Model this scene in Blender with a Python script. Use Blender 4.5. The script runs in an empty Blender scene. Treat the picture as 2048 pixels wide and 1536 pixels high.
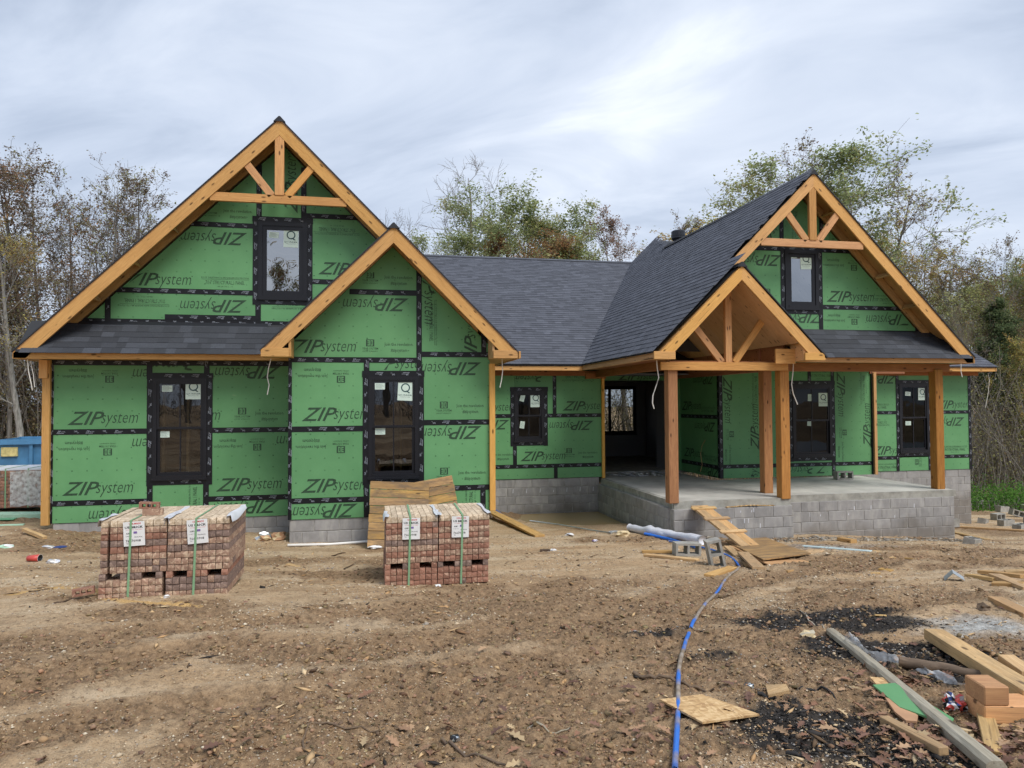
import bpy, math, random
import numpy as np
from mathutils import Vector, Matrix

random.seed(7); RNG=np.random.default_rng(7)
scene=bpy.context.scene
COL=scene.collection

# ---------------------------------------------------------------- camera (stands at the origin, z = 0 is eye height)
YAW,PITCH,ROLL=0.198724,0.02684,-0.005418
cam=bpy.data.cameras.new('camera'); cam.sensor_width=36.0; cam.lens=1408.9/2048*36.0
cam.clip_start=0.05; cam.clip_end=2000
camo=bpy.data.objects.new('camera',cam); COL.objects.link(camo)
_f=Vector((math.sin(YAW)*math.cos(PITCH),math.cos(YAW)*math.cos(PITCH),math.sin(PITCH)))
_r=Vector((math.cos(YAW),-math.sin(YAW),0)); _u=_r.cross(_f)
_r2=_r*math.cos(ROLL)+_u*math.sin(ROLL); _u2=-_r*math.sin(ROLL)+_u*math.cos(ROLL)
camo.matrix_world=Matrix(((_r2.x,_u2.x,-_f.x,0),(_r2.y,_u2.y,-_f.y,0),(_r2.z,_u2.z,-_f.z,0),(0,0,0,1)))
scene.camera=camo

# ---------------------------------------------------------------- world: overcast sky
SUN_DIR=Vector((0.45,-0.75,1.15)).normalized()
world=bpy.data.worlds.new('World'); scene.world=world; world.use_nodes=True
nt=world.node_tree; nt.nodes.clear()
def N(t,tree=None,**kw):
    n=(tree or nt).nodes.new(t)
    for k,v in kw.items(): setattr(n,k,v)
    return n
out=N('ShaderNodeOutputWorld'); bg=N('ShaderNodeBackground'); bg.inputs['Strength'].default_value=0.1
nt.links.new(bg.outputs[0],out.inputs[0])
sky=N('ShaderNodeTexSky'); sky.sky_type='NISHITA'; sky.sun_disc=False
sky.sun_elevation=math.asin(SUN_DIR.z); sky.sun_rotation=math.atan2(SUN_DIR.x,SUN_DIR.y)
sky.air_density=1.0; sky.dust_density=3.0
tc=N('ShaderNodeTexCoord'); sep=N('ShaderNodeSeparateXYZ'); nt.links.new(tc.outputs['Generated'],sep.inputs[0])
def math_(op,a,b=None,c=None,tree=None):
    t=tree or nt; n=t.nodes.new('ShaderNodeMath'); n.operation=op
    for i,v in enumerate((a,b,c)):
        if v is None: continue
        if isinstance(v,(int,float)): n.inputs[i].default_value=v
        else: t.links.new(v,n.inputs[i])
    return n.outputs[0]
zz=math_('ADD',math_('MAXIMUM',sep.outputs[2],0.0),0.22)
cu=math_('ADD',math_('DIVIDE',sep.outputs[0],zz),0.04); cv=math_('ADD',math_('DIVIDE',sep.outputs[1],zz),0.38)
def comb(x,y,z=0.0,tree=None):
    t=tree or nt; n=t.nodes.new('ShaderNodeCombineXYZ')
    for i,v in enumerate((x,y,z)):
        if isinstance(v,(int,float)): n.inputs[i].default_value=v
        else: t.links.new(v,n.inputs[i])
    return n.outputs[0]
# cloud bands run from lower left to upper right in the photograph
ca,sa=math.cos(-0.55),math.sin(-0.55)
ru=math_('ADD',math_('MULTIPLY',cu,ca),math_('MULTIPLY',cv,sa)); rv=math_('SUBTRACT',math_('MULTIPLY',cv,ca),math_('MULTIPLY',cu,sa))
def wnoise(sx,sy,off,scale,detail,rough,dist=0.0):
    n=N('ShaderNodeTexNoise'); n.inputs['Scale'].default_value=scale; n.inputs['Detail'].default_value=detail
    n.inputs['Roughness'].default_value=rough; n.inputs['Distortion'].default_value=dist
    nt.links.new(comb(math_('MULTIPLY',ru,sx),math_('MULTIPLY',rv,sy),off),n.inputs['Vector']); return n.outputs[0]
n1=wnoise(0.50,0.85,1.7,0.85,4,0.5,0.5); n2=wnoise(0.8,1.5,4.3,1.9,6,0.56,0.6)
mx=math_('ADD',math_('MULTIPLY',n1,0.60),math_('MULTIPLY',n2,0.40))
ramp=N('ShaderNodeValToRGB'); nt.links.new(mx,ramp.inputs[0])
cr=ramp.color_ramp; cr.elements[0].position=0.36; cr.elements[0].color=(2.0,2.45,3.25,1)
cr.elements[1].position=0.69; cr.elements[1].color=(6.1,6.35,6.65,1)
for p_,c_ in ((0.45,(2.85,3.3,4.1,1)),(0.52,(3.6,4.05,4.85,1)),(0.595,(4.35,4.75,5.45,1))):
    e=cr.elements.new(p_); e.color=c_
mix=N('ShaderNodeMix'); mix.data_type='RGBA'; mix.inputs[0].default_value=0.92
nt.links.new(sky.outputs[0],mix.inputs[6]); nt.links.new(ramp.outputs[0],mix.inputs[7]); nt.links.new(mix.outputs[2],bg.inputs[0])

# ---------------------------------------------------------------- sun, seen only as a soft glow through the cloud
sl=bpy.data.lights.new('sun','SUN'); sl.energy=1.5; sl.angle=math.radians(28); sl.color=(1.0,0.955,0.89)
so=bpy.data.objects.new('sun',sl); COL.objects.link(so); so.rotation_euler=SUN_DIR.to_track_quat('Z','Y').to_euler()

scene.view_settings.view_transform='Standard'; scene.view_settings.look='None'
scene.view_settings.exposure=0.93; scene.view_settings.gamma=1.0; scene.view_settings.use_curve_mapping=False
try:
    scene.cycles.max_bounces=5; scene.cycles.diffuse_bounces=3; scene.cycles.glossy_bounces=3; scene.cycles.transparent_max_bounces=8; scene.cycles.adaptive_threshold=0.02; scene.cycles.caustics_reflective=False; scene.cycles.caustics_refractive=False
    scene.cycles.use_denoising=True
except Exception: pass

# ---------------------------------------------------------------- object helpers
WM={}
def _link(o,parent,mw):
    COL.objects.link(o)
    if parent is not None:
        o.parent=parent; o.matrix_parent_inverse=WM[parent.name].inverted()
    o.matrix_basis=mw; WM[o.name]=mw
def tag(o,label=None,cat=None,group=None,kind=None):
    if label: o['label']=label
    if cat: o['category']=cat
    if group: o['group']=group
    if kind: o['kind']=kind
    return o
def empty(name,loc,label=None,cat=None,group=None,rz=0.0):
    o=bpy.data.objects.new(name,None); o.empty_display_size=0.2
    _link(o,None,Matrix.Translation(Vector(loc))@Matrix.Rotation(rz,4,'Z')); return tag(o,label,cat,group)
def mk(name,verts,faces,mats,smooth=False,midx=None):
    me=bpy.data.meshes.new(name)
    if isinstance(verts,np.ndarray): verts=verts.tolist()
    if isinstance(faces,np.ndarray): faces=faces.tolist()
    me.from_pydata(verts,[],faces)
    for m in (mats if isinstance(mats,(list,tuple)) else [mats]): me.materials.append(m)
    if midx is not None: me.polygons.foreach_set('material_index',np.asarray(midx,dtype=np.int32))
    if smooth: me.polygons.foreach_set('use_smooth',np.ones(len(me.polygons),dtype=bool))
    me.update(); return me
def obj(name,me,parent=None,mw=None,**kw):
    o=bpy.data.objects.new(name,me); _link(o,parent,mw if mw is not None else Matrix.Identity(4)); return tag(o,**kw)
BOXF=[(0,3,2,1),(4,5,6,7),(0,1,5,4),(1,2,6,5),(2,3,7,6),(3,0,4,7)]
def boxv(x0,x1,y0,y1,z0,z1):
    return [(x0,y0,z0),(x1,y0,z0),(x1,y1,z0),(x0,y1,z0),(x0,y0,z1),(x1,y0,z1),(x1,y1,z1),(x0,y1,z1)]
class MB:
    """collects shapes for one mesh"""
    def __init__(s): s.v=[]; s.f=[]; s.m=[]
    def add(s,v,f,m=0):
        b=len(s.v); s.v+= [tuple(p) for p in v]; s.f+=[tuple(i+b for i in q) for q in f]; s.m+=[m]*len(f); return s
    def box(s,x0,x1,y0,y1,z0,z1,m=0): return s.add(boxv(x0,x1,y0,y1,z0,z1),BOXF,m)
    def tube(s,pts,r,n=6,m=0,cap=True):
        pts=[Vector(p) for p in pts]; k=len(pts); rr=r if isinstance(r,(list,tuple)) else [r]*k
        V=[]; F=[]; ref=Vector((0,0,1))
        for i,p in enumerate(pts):
            d=(pts[min(i+1,k-1)]-pts[max(i-1,0)]).normalized()
            a=d.cross(ref if abs(d.z)<.95 else Vector((1,0,0))).normalized(); b=d.cross(a)
            for j in range(n):
                t=2*math.pi*j/n; V.append(p+(a*math.cos(t)+b*math.sin(t))*rr[i])
        for i in range(k-1):
            for j in range(n):
                F.append((i*n+j,i*n+(j+1)%n,(i+1)*n+(j+1)%n,(i+1)*n+j))
        if cap: F.append(tuple(range(n))); F.append(tuple((k-1)*n+j for j in range(n-1,-1,-1)))
        return s.add(V,F,m)
    def mesh(s,name,mats,smooth=False): return mk(name,s.v,s.f,mats,smooth,s.m)
def bevel_box(name,sx,sy,sz,b,mat,jit=0.0,seed=0):
    """box with chamfered edges centred on the origin, 44 triangles"""
    import bmesh
    bm=bmesh.new(); bmesh.ops.create_cube(bm,size=1.0)
    bmesh.ops.scale(bm,vec=(sx,sy,sz),verts=bm.verts)
    bmesh.ops.bevel(bm,geom=list(bm.edges),offset=b,segments=1,affect='EDGES')
    if jit:
        rr=random.Random(seed)
        for v in bm.verts: v.co+=Vector((rr.uniform(-jit,jit),rr.uniform(-jit,jit),rr.uniform(-jit,jit)))
    me=bpy.data.meshes.new(name); bm.to_mesh(me); bm.free(); me.materials.append(mat); return me
def frame_mw(p0,p1,up=(0,0,1)):
    """local x runs from p0 to p1, local z near up; origin half way"""
    p0=Vector(p0); p1=Vector(p1); x=(p1-p0).normalized(); z=Vector(up); y=z.cross(x).normalized(); z=x.cross(y)
    c=(p0+p1)/2
    return Matrix(((x.x,y.x,z.x,c.x),(x.y,y.y,z.y,c.y),(x.z,y.z,z.z,c.z),(0,0,0,1))),(p1-p0).length
def beam(name,p0,p1,w,h,mat,parent=None,up=(0,0,1),b=0.004,**kw):
    """a timber from p0 to p1: w across (local y), h high (local z)"""
    mw,L=frame_mw(p0,p1,up); return obj(name,bevel_box(name,L,w,h,min(b,w*.2,h*.2),mat),parent,mw,**kw)
def prism(name,pts,y0,y1,mat,parent=None,ang=0.0,**kw):
    """polygon (x,z) extruded from y0 to y1; local x turned by ang in the xz plane so grain follows it"""
    ox,oz=pts[0]; c,s=math.cos(ang),math.sin(ang)
    lp=[((x-ox)*c+(z-oz)*s,-(x-ox)*s+(z-oz)*c) for x,z in pts]
    area=sum(lp[i][0]*lp[(i+1)%len(lp)][1]-lp[(i+1)%len(lp)][0]*lp[i][1] for i in range(len(lp)))
    if area<0: lp=lp[::-1]
    n=len(lp); V=[(x,0.0,z) for x,z in lp]+[(x,y1-y0,z) for x,z in lp]
    F=[tuple(range(n)),tuple(range(2*n-1,n-1,-1))]+[(i,i+n,(i+1)%n+n,(i+1)%n) for i in range(n)]
    mw=Matrix.Translation((ox,y0,oz))@Matrix.Rotation(-ang,4,'Y')
    return obj(name,mk(name,V,F,mat),parent,mw,**kw)

# ---------------------------------------------------------------- numpy value noise
_PERM=np.random.default_rng(99).random((256,256))
def vnoise(x,y):
    xi=np.floor(x).astype(int); yi=np.floor(y).astype(int); fx=x-xi; fy=y-yi
    fx=fx*fx*(3-2*fx); fy=fy*fy*(3-2*fy); g=lambda a,b:_PERM[a&255,b&255]
    return (g(xi,yi)*(1-fx)+g(xi+1,yi)*fx)*(1-fy)+(g(xi,yi+1)*(1-fx)+g(xi+1,yi+1)*fx)*fy
def fbm(x,y,o=4,l=2.1,g=.5):
    a=1.0; s=0; t=0
    for i in range(o): s=s+a*vnoise(x+17.3*i,y+9.1*i); t+=a; a*=g; x=x*l; y=y*l
    return s/t

# ---------------------------------------------------------------- ground height (metres, camera at z = 0)
GP = np.array([(-5.34,13.36,-2.10),(-4.56,13.36,-2.22),(-1.77,13.36,-2.29),(-1.34,12.4,-2.36),(0,12.4,-2.37),(2.1,12.4,-2.46),
 (3,16.6,-2.58),(4.3,16.6,-2.72),(5.4,16.4,-2.72),(5.49,14.77,-2.65),(5.49,12.85,-2.50),(5.54,12.2,-2.45),(6.55,12.28,-2.61),
 (7.9,12.28,-2.66),(8.36,12.65,-2.62),(9.5,12.65,-2.72),(11.6,12.65,-2.86),(13.5,14.5,-3.05),(16.2,16.6,-3.40),(-2.0,7.8,-1.94),(0.8,8.25,-2.11),
 (0,0,-1.60),(0,3,-1.68),(-5,0,-1.60),(5,0,-1.62),(-5,4,-1.72),(4,4,-1.72),(8,6,-1.95),(-8,8,-1.85),(4,9,-2.25),(9,9.5,-2.40),
 (3.5,12.5,-2.50),(-7.6,15.6,-2.05),(-12,20,-2.1),(-30,25,-2.2),(0,-15,-1.2),(-20,-10,-1.3),(20,-10,-1.6),(14,8,-2.5),(25,20,-3.9),(30,35,-4.3),
 (20,30,-4.0),(0,40,-2.8),(-30,60,-2.5),(30,70,-4.6),(0,80,-3.0),(-60,20,-2.2),(60,20,-4.5),(-60,-30,-1.2),(60,-30,-2.0)],float)
def _gsolve():
    d=np.linalg.norm(GP[:,None,:2]-GP[None,:,:2],axis=2); n=len(GP)
    A=np.zeros((n+3,n+3)); A[:n,:n]=np.sqrt(d*d+.5)+0.0; A[:n,:n]-=np.eye(n)*0.35
    A[:n,n]=1; A[:n,n+1:]=GP[:,:2]; A[n,:n]=1; A[n+1:,:n]=GP[:,:2].T
    return np.linalg.solve(A,np.concatenate([GP[:,2],[0,0,0]]))
_GC=_gsolve()
def gbase(x,y):
    x=np.asarray(x,float); y=np.asarray(y,float); sh=np.broadcast(x,y).shape
    q=np.stack([np.broadcast_to(x,sh).ravel(),np.broadcast_to(y,sh).ravel()],1)
    out=np.empty(len(q))
    for i in range(0,len(q),20000):
        c=q[i:i+20000]; d=np.sqrt(((c[:,None,:]-GP[None,:,:2])**2).sum(2)+.5)
        out[i:i+20000]=d@_GC[:-3]+_GC[-3]+c@_GC[-2:]
    return out.reshape(sh)

# ---------------------------------------------------------------- materials
def newmat(name):
    m=bpy.data.materials.new(name); m.use_nodes=True; t=m.node_tree; b=t.nodes['Principled BSDF']; return m,t,b
def rgb(c): return (c[0],c[1],c[2],1.0)
def nz(t,vec,scale,detail=4,rough=.55,dist=0.0):
    n=t.nodes.new('ShaderNodeTexNoise'); n.inputs['Scale'].default_value=scale; n.inputs['Detail'].default_value=detail
    n.inputs['Roughness'].default_value=rough; n.inputs['Distortion'].default_value=dist
    if vec is not None: t.links.new(vec,n.inputs['Vector'])
    return n.outputs[0]
def rmp(t,fac,stops):
    r=t.nodes.new('ShaderNodeValToRGB'); t.links.new(fac,r.inputs[0]); c=r.color_ramp
    c.elements[0].position=stops[0][0]; c.elements[0].color=rgb(stops[0][1]) if not isinstance(stops[0][1],float) else (stops[0][1],)*3+(1,)
    c.elements[1].position=stops[-1][0]; c.elements[1].color=rgb(stops[-1][1]) if not isinstance(stops[-1][1],float) else (stops[-1][1],)*3+(1,)
    for p,v in stops[1:-1]:
        e=c.elements.new(p); e.color=rgb(v) if not isinstance(v,float) else (v,v,v,1)
    return r.outputs[0]
def mixc(t,fac,a,b,mode='MIX'):
    n=t.nodes.new('ShaderNodeMix'); n.data_type='RGBA'; n.blend_type=mode
    for i,v in ((0,fac),(6,a),(7,b)):
        if isinstance(v,(int,float)): n.inputs[i].default_value=v
        elif isinstance(v,tuple): n.inputs[i].default_value=rgb(v)
        else: t.links.new(v,n.inputs[i])
    return n.outputs[2]
def mapping(t,scale=(1,1,1),rnd=True,coord='Object'):
    tc=t.nodes.new('ShaderNodeTexCoord'); mp=t.nodes.new('ShaderNodeMapping'); mp.inputs['Scale'].default_value=scale
    t.links.new(tc.outputs[coord],mp.inputs['Vector'])
    if rnd:
        oi=t.nodes.new('ShaderNodeObjectInfo'); m=t.nodes.new('ShaderNodeMath'); m.operation='MULTIPLY'; m.inputs[1].default_value=37.0
        t.links.new(oi.outputs['Random'],m.inputs[0]); t.links.new(m.outputs[0],mp.inputs['Location'])
    return mp.outputs[0]
def bump(t,b,h,strength=.3,dist=.01):
    n=t.nodes.new('ShaderNodeBump'); n.inputs['Strength'].default_value=strength; n.inputs['Distance'].default_value=dist
    t.links.new(h,n.inputs['Height']); t.links.new(n.outputs[0],b.inputs['Normal'])
def objrand(t): return t.nodes.new('ShaderNodeObjectInfo').outputs['Random']
def plain(name,c,rough=.6,metal=0.0,spec=.5,var=0.0,vs=6.0):
    m,t,b=newmat(name); b.inputs['Base Color'].default_value=rgb(c); b.inputs['Roughness'].default_value=rough; b.inputs['Metallic'].default_value=metal
    b.inputs['Specular IOR Level'].default_value=spec
    if var:
        n=nz(t,mapping(t),vs,5,.6); t.links.new(rmp(t,n,[(.3,tuple(x*(1-var) for x in c)),(.7,tuple(min(1,x*(1+var)) for x in c))]),b.inputs['Base Color'])
    return m
def wood(name,light,dark,rough=.65,grain=1.0,knots=True,weather=0.0):
    m,t,b=newmat(name); v=mapping(t,(0.9,14*grain,14*grain)); g=nz(t,v,2.2,6,.62,.7)
    col=rmp(t,g,[(.28,dark),(.5,tuple((a+c)/2 for a,c in zip(light,dark))),(.72,light)])
    v2=mapping(t,(3,60,60)); f=nz(t,v2,2.0,3,.6); col=mixc(t,.35,col,rmp(t,f,[(.35,tuple(x*.6 for x in dark)),(.65,light)]),'MIX')
    big=nz(t,mapping(t,(.5,1.5,1.5)),1.7,3); col=mixc(t,rmp(t,big,[(.3,.35),(.7,0.0)]),col,tuple(x*.75 for x in dark))
    if knots:
        vo=t.nodes.new('ShaderNodeTexVoronoi'); vo.inputs['Scale'].default_value=1.0; vo.inputs['Randomness'].default_value=1.0
        t.links.new(mapping(t,(3.2,9,9)),vo.inputs['Vector'])
        k=rmp(t,vo.outputs['Distance'],[(.09,1.0),(.17,0.0)]); col=mixc(t,k,col,tuple(x*.28 for x in dark))
    ck=nz(t,mapping(t,(.6,26,26)),3.0,2,.5); col=mixc(t,rmp(t,ck,[(.27,.55),(.33,0.0)]),col,tuple(x*.22 for x in dark))
    vn=t.nodes.new('ShaderNodeTexVoronoi'); vn.inputs['Scale'].default_value=1.0; t.links.new(mapping(t,(5,17,17)),vn.inputs['Vector']); col=mixc(t,rmp(t,vn.outputs['Distance'],[(.045,.9),(.06,0.0)]),col,(.03,.018,.01))
    r=objrand(t); hs=t.nodes.new('ShaderNodeHueSaturation'); t.links.new(col,hs.inputs['Color'])
    t.links.new(math_('ADD',math_('MULTIPLY',r,.34,tree=t),.80,tree=t),hs.inputs['Value'])
    r2=math_('FRACT',math_('MULTIPLY',r,7.31,tree=t),tree=t); t.links.new(math_('ADD',math_('MULTIPLY',r2,.010,tree=t),.496,tree=t),hs.inputs['Hue']); t.links.new(math_('ADD',math_('MULTIPLY',r2,.16,tree=t),.90,tree=t),hs.inputs['Saturation'])
    if weather:
        w=nz(t,mapping(t,(1.0,4,4)),2.5,5,.7); t.links.new(mixc(t,rmp(t,w,[(.42,0.0),(.62,weather)]),hs.outputs[0],(.16,.115,.075)),b.inputs['Base Color'])
    else: t.links.new(hs.outputs[0],b.inputs['Base Color'])
    b.inputs['Roughness'].default_value=rough; b.inputs['Specular IOR Level'].default_value=.3
    bump(t,b,g,.25,.004); return m
M={}
M['fascia']=wood('fascia_cedar',(.79,.46,.165),(.60,.30,.095))
M['truss']=wood('truss_cedar',(.76,.42,.16),(.52,.24,.09))
M['post']=wood('post_cedar',(.60,.29,.095),(.34,.135,.042))
M['frieze']=wood('frieze_redwood',(.48,.20,.085),(.29,.105,.045))
M['corner']=wood('corner_board',(.80,.46,.155),(.62,.31,.085))
M['ply']=wood('ceiling_plywood',(.66,.40,.19),(.50,.27,.115),grain=.5)
M['pine']=wood('pale_pine',(.80,.56,.28),(.60,.36,.15),weather=.38)
M['pine2']=wood('construction_pine',(.74,.47,.20),(.53,.29,.10),weather=.32)
M['pallet']=wood('pallet_wood',(.60,.38,.15),(.38,.21,.075),weather=.8)
M['oldwood']=wood('weathered_wood',(.56,.52,.42),(.36,.31,.23),weather=.25)
M['darkwood']=wood('dark_wood',(.16,.10,.06),(.06,.04,.025),knots=False)
M['bark']=wood('stick_bark',(.23,.16,.10),(.09,.06,.04),knots=False)
M['char']=plain('charred_wood',(.016,.015,.015),.75)
# --- green sheathing panels with printed fastener dots
def zipmat():
    m,t,b=newmat('green_sheathing'); tc=t.nodes.new('ShaderNodeTexCoord'); s=t.nodes.new('ShaderNodeSeparateXYZ'); t.links.new(tc.outputs['Object'],s.inputs[0])
    # the panels are upright: u runs along whichever way they face
    u=math_('ADD',s.outputs[0],s.outputs[1],tree=t)
    fx=math_('SUBTRACT',math_('FRACT',math_('DIVIDE',u,.235,tree=t),tree=t),.5,tree=t)
    fz=math_('SUBTRACT',math_('FRACT',math_('DIVIDE',s.outputs[2],.205,tree=t),tree=t),.5,tree=t)
    d=math_('SQRT',math_('ADD',math_('POWER',fx,2.0,tree=t),math_('POWER',fz,2.0,tree=t),tree=t),tree=t)
    dot=math_('LESS_THAN',d,.062,tree=t)
    n=nz(t,mapping(t,(1,1,1)),1.3,5,.6); col=rmp(t,n,[(.3,(.108,.288,.122)),(.7,(.142,.350,.155))])
    sm=nz(t,mapping(t,(1,1,1)),7.0,6,.7,1.0); col=mixc(t,rmp(t,sm,[(.66,0.0),(.76,.32)]),col,(.34,.48,.26))
    ms=nz(t,mapping(t,(1.2,1.2,3)),3.1,6,.75,1.2); col=mixc(t,rmp(t,ms,[(.68,0.0),(.74,.5)]),col,(.36,.33,.20))
    dirt=nz(t,mapping(t,(1,1,1)),2.4,4,.6); col=mixc(t,math_('MULTIPLY',dot,rmp(t,dirt,[(.35,.15),(.65,.8)]),tree=t),col,(.03,.11,.045))
    r=objrand(t); hs=t.nodes.new('ShaderNodeHueSaturation'); t.links.new(col,hs.inputs['Color']); t.links.new(math_('ADD',math_('MULTIPLY',r,.14,tree=t),.93,tree=t),hs.inputs['Value'])
    t.links.new(hs.outputs[0],b.inputs['Base Color']); b.inputs['Roughness'].default_value=.5; b.inputs['Specular IOR Level'].default_value=.35
    bump(t,b,nz(t,mapping(t,(1,1,1)),30,3),.06,.003); return m
M['zip']=zipmat()
M['ink']=plain('green_black_ink',(.022,.062,.030),.6,var=.35,vs=25)
M['tape']=plain('black_seam_tape',(.0075,.0085,.012),.42,spec=.35,var=.3,vs=14)
M['tapeink']=plain('tape_print',(.33,.37,.43),.5)
M['vinyl']=plain('black_vinyl_frame',(.0095,.0105,.015),.38,spec=.4)
M['sticker']=plain('sticker_paper',(.60,.74,.66),.6); M['stickerink']=plain('sticker_ink',(.012,.06,.065),.5); M['paper']=plain('white_paper',(.78,.79,.79),.6,var=.06)
M['redink']=plain('red_ink',(.62,.03,.035),.5); M['blackink']=plain('black_ink',(.012,.012,.014),.5)
M['purpleink']=plain('purple_ink',(.20,.13,.38),.5)
M['drip']=plain('drip_edge_metal',(.02,.023,.03),.4,.3)
M['flash']=plain('step_flashing',(.10,.115,.135),.3,.5)
M['white_edge']=plain('white_trim',(.72,.74,.75),.4)
def glass(name='window_glass',k=1.0,add=.05,tint=.5):
    m,t,b=newmat(name); t.nodes.remove(b); o=t.nodes['Material Output']
    tr=t.nodes.new('ShaderNodeBsdfTransparent'); tr.inputs[0].default_value=(tint,tint*1.03,tint,1); gl=t.nodes.new('ShaderNodeBsdfGlossy'); gl.inputs['Roughness'].default_value=.01
    gl.inputs['Color'].default_value=(.95,.97,1,1)
    fr=t.nodes.new('ShaderNodeFresnel'); fr.inputs[0].default_value=1.55; f=math_('ADD',math_('MULTIPLY',fr.outputs[0],k,tree=t),add,tree=t)
    w=t.nodes.new('ShaderNodeBump'); w.inputs['Strength'].default_value=.16; w.inputs['Distance'].default_value=.02; t.links.new(nz(t,mapping(t,(1,1,1)),1.4,2),w.inputs['Height']); t.links.new(w.outputs[0],gl.inputs['Normal'])
    mx=t.nodes.new('ShaderNodeMixShader'); t.links.new(f,mx.inputs[0]); t.links.new(tr.outputs[0],mx.inputs[1]); t.links.new(gl.outputs[0],mx.inputs[2]); t.links.new(mx.outputs[0],o.inputs[0]); return m
M['glass']=glass(); M['glass_sky']=glass('reflective_window_glass',1.3,.30,.35); M['glass_dark']=glass('screened_window_glass',.45,.0,.4)
def cmu():
    m,t,b=newmat('concrete_block'); n=nz(t,mapping(t),3.2,6,.65); col=rmp(t,n,[(.3,(.255,.250,.245)),(.7,(.365,.357,.350))])
    st=nz(t,mapping(t,(2.5,2.5,.6)),3.0,4,.6); col=mixc(t,rmp(t,st,[(.50,0.0),(.74,.6)]),col,(.50,.485,.45))
    r=objrand(t); hs=t.nodes.new('ShaderNodeHueSaturation'); t.links.new(col,hs.inputs['Color']); t.links.new(math_('ADD',math_('MULTIPLY',r,.17,tree=t),.92,tree=t),hs.inputs['Value'])
    # damp soil splash along the bottom course (real staining near the mud)
    ge=t.nodes.new('ShaderNodeNewGeometry'); s=t.nodes.new('ShaderNodeSeparateXYZ'); t.links.new(ge.outputs['Position'],s.inputs[0])
    k=math_('ADD',s.outputs[2],math_('MULTIPLY',nz(t,ge.outputs['Position'],1.6,3),.9,tree=t),tree=t)
    t.links.new(mixc(t,rmp(t,math_('MULTIPLY',math_('ADD',k,3.0,tree=t),1.0,tree=t),[(.70,.55),(1.0,0.0)]),hs.outputs[0],(.15,.125,.095)),b.inputs['Base Color'])
    b.inputs['Roughness'].default_value=.9; b.inputs['Specular IOR Level'].default_value=.2; bump(t,b,nz(t,mapping(t),55,3,.7),.5,.004); return m
M['cmu']=cmu()
M['cmuloose']=plain('loose_block',(.34,.33,.30),.9,spec=.2,var=.25,vs=9)
M['mortar']=plain('mortar',(.335,.325,.305),.95,spec=.1,var=.3,vs=8)
M['slab']=plain('porch_slab_concrete',(.50,.49,.45),.72,spec=.3,var=.24,vs=1.7)
M['slabedge']=plain('slab_edge_concrete',(.34,.335,.30),.9,spec=.2,var=.3,vs=5)
def shingle():
    m,t,b=newmat('asphalt_shingle_skylit'); at=t.nodes.new('ShaderNodeAttribute'); at.attribute_name='tone'
    n=nz(t,mapping(t,(1,1,1),coord='Object'),130,2,.7); base=rmp(t,n,[(.3,(.052,.058,.076)),(.7,(.120,.128,.152))])  # lighter copy for the large slopes: their sky light is painted into the colour
    hs=t.nodes.new('ShaderNodeHueSaturation'); t.links.new(base,hs.inputs['Color']); t.links.new(at.outputs['Fac'],hs.inputs['Value'])
    t.links.new(hs.outputs[0],b.inputs['Base Color']); b.inputs['Roughness'].default_value=.88; b.inputs['Specular IOR Level'].default_value=.35; bump(t,b,n,.5,.003); return m
M['shingle']=shingle()
def shingle_single():
    m,t,b=newmat('asphalt_shingle_shaded'); r=objrand(t); n=nz(t,mapping(t,(1,1,1)),110,2,.7); base=rmp(t,n,[(.3,(.022,.026,.034)),(.7,(.055,.060,.072))])  # darker copy of the same shingle: the pent roofs' weaker light painted in
    hs=t.nodes.new('ShaderNodeHueSaturation'); t.links.new(base,hs.inputs['Color']); t.links.new(rmp(t,r,[(0,.75),(.6,1.0),(.85,1.3),(1,1.55)]),hs.inputs['Value'])
    t.links.new(hs.outputs[0],b.inputs['Base Color']); b.inputs['Roughness'].default_value=.85; bump(t,b,n,.5,.003); return m
M['tab']=shingle_single()
M['ridge']=plain('ridge_shingle',(.032,.036,.044),.88,var=.3,vs=40)
M['felt']=plain('roof_deck_dark',(.03,.032,.036),.9)
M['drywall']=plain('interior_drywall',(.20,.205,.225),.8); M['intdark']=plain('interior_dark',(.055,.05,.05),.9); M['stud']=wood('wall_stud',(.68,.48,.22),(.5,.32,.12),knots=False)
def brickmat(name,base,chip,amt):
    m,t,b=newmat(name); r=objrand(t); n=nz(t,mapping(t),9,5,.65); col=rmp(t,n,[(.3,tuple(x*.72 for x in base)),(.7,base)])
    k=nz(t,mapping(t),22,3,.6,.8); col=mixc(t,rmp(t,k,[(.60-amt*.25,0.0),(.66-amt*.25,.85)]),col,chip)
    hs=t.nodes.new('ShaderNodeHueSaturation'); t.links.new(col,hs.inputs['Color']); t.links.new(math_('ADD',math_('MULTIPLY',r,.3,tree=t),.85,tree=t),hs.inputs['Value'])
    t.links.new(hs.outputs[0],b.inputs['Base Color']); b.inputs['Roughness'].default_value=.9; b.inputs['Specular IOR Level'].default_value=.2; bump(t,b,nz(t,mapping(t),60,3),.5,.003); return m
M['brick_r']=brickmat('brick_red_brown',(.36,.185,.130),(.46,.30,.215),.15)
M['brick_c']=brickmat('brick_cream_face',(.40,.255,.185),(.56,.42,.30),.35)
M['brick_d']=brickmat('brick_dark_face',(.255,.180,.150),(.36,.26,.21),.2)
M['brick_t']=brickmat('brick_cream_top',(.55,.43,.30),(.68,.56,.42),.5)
M['strap']=plain('green_strap',(.22,.40,.23),.4); M['wrap']=plain('white_wrap_plastic',(.68,.70,.76),.35,var=.1)
M['pvc']=plain('white_pvc',(.78,.78,.76),.35,var=.08); M['bluepipe']=plain('blue_pipe',(.025,.155,.62),.35)
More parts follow.
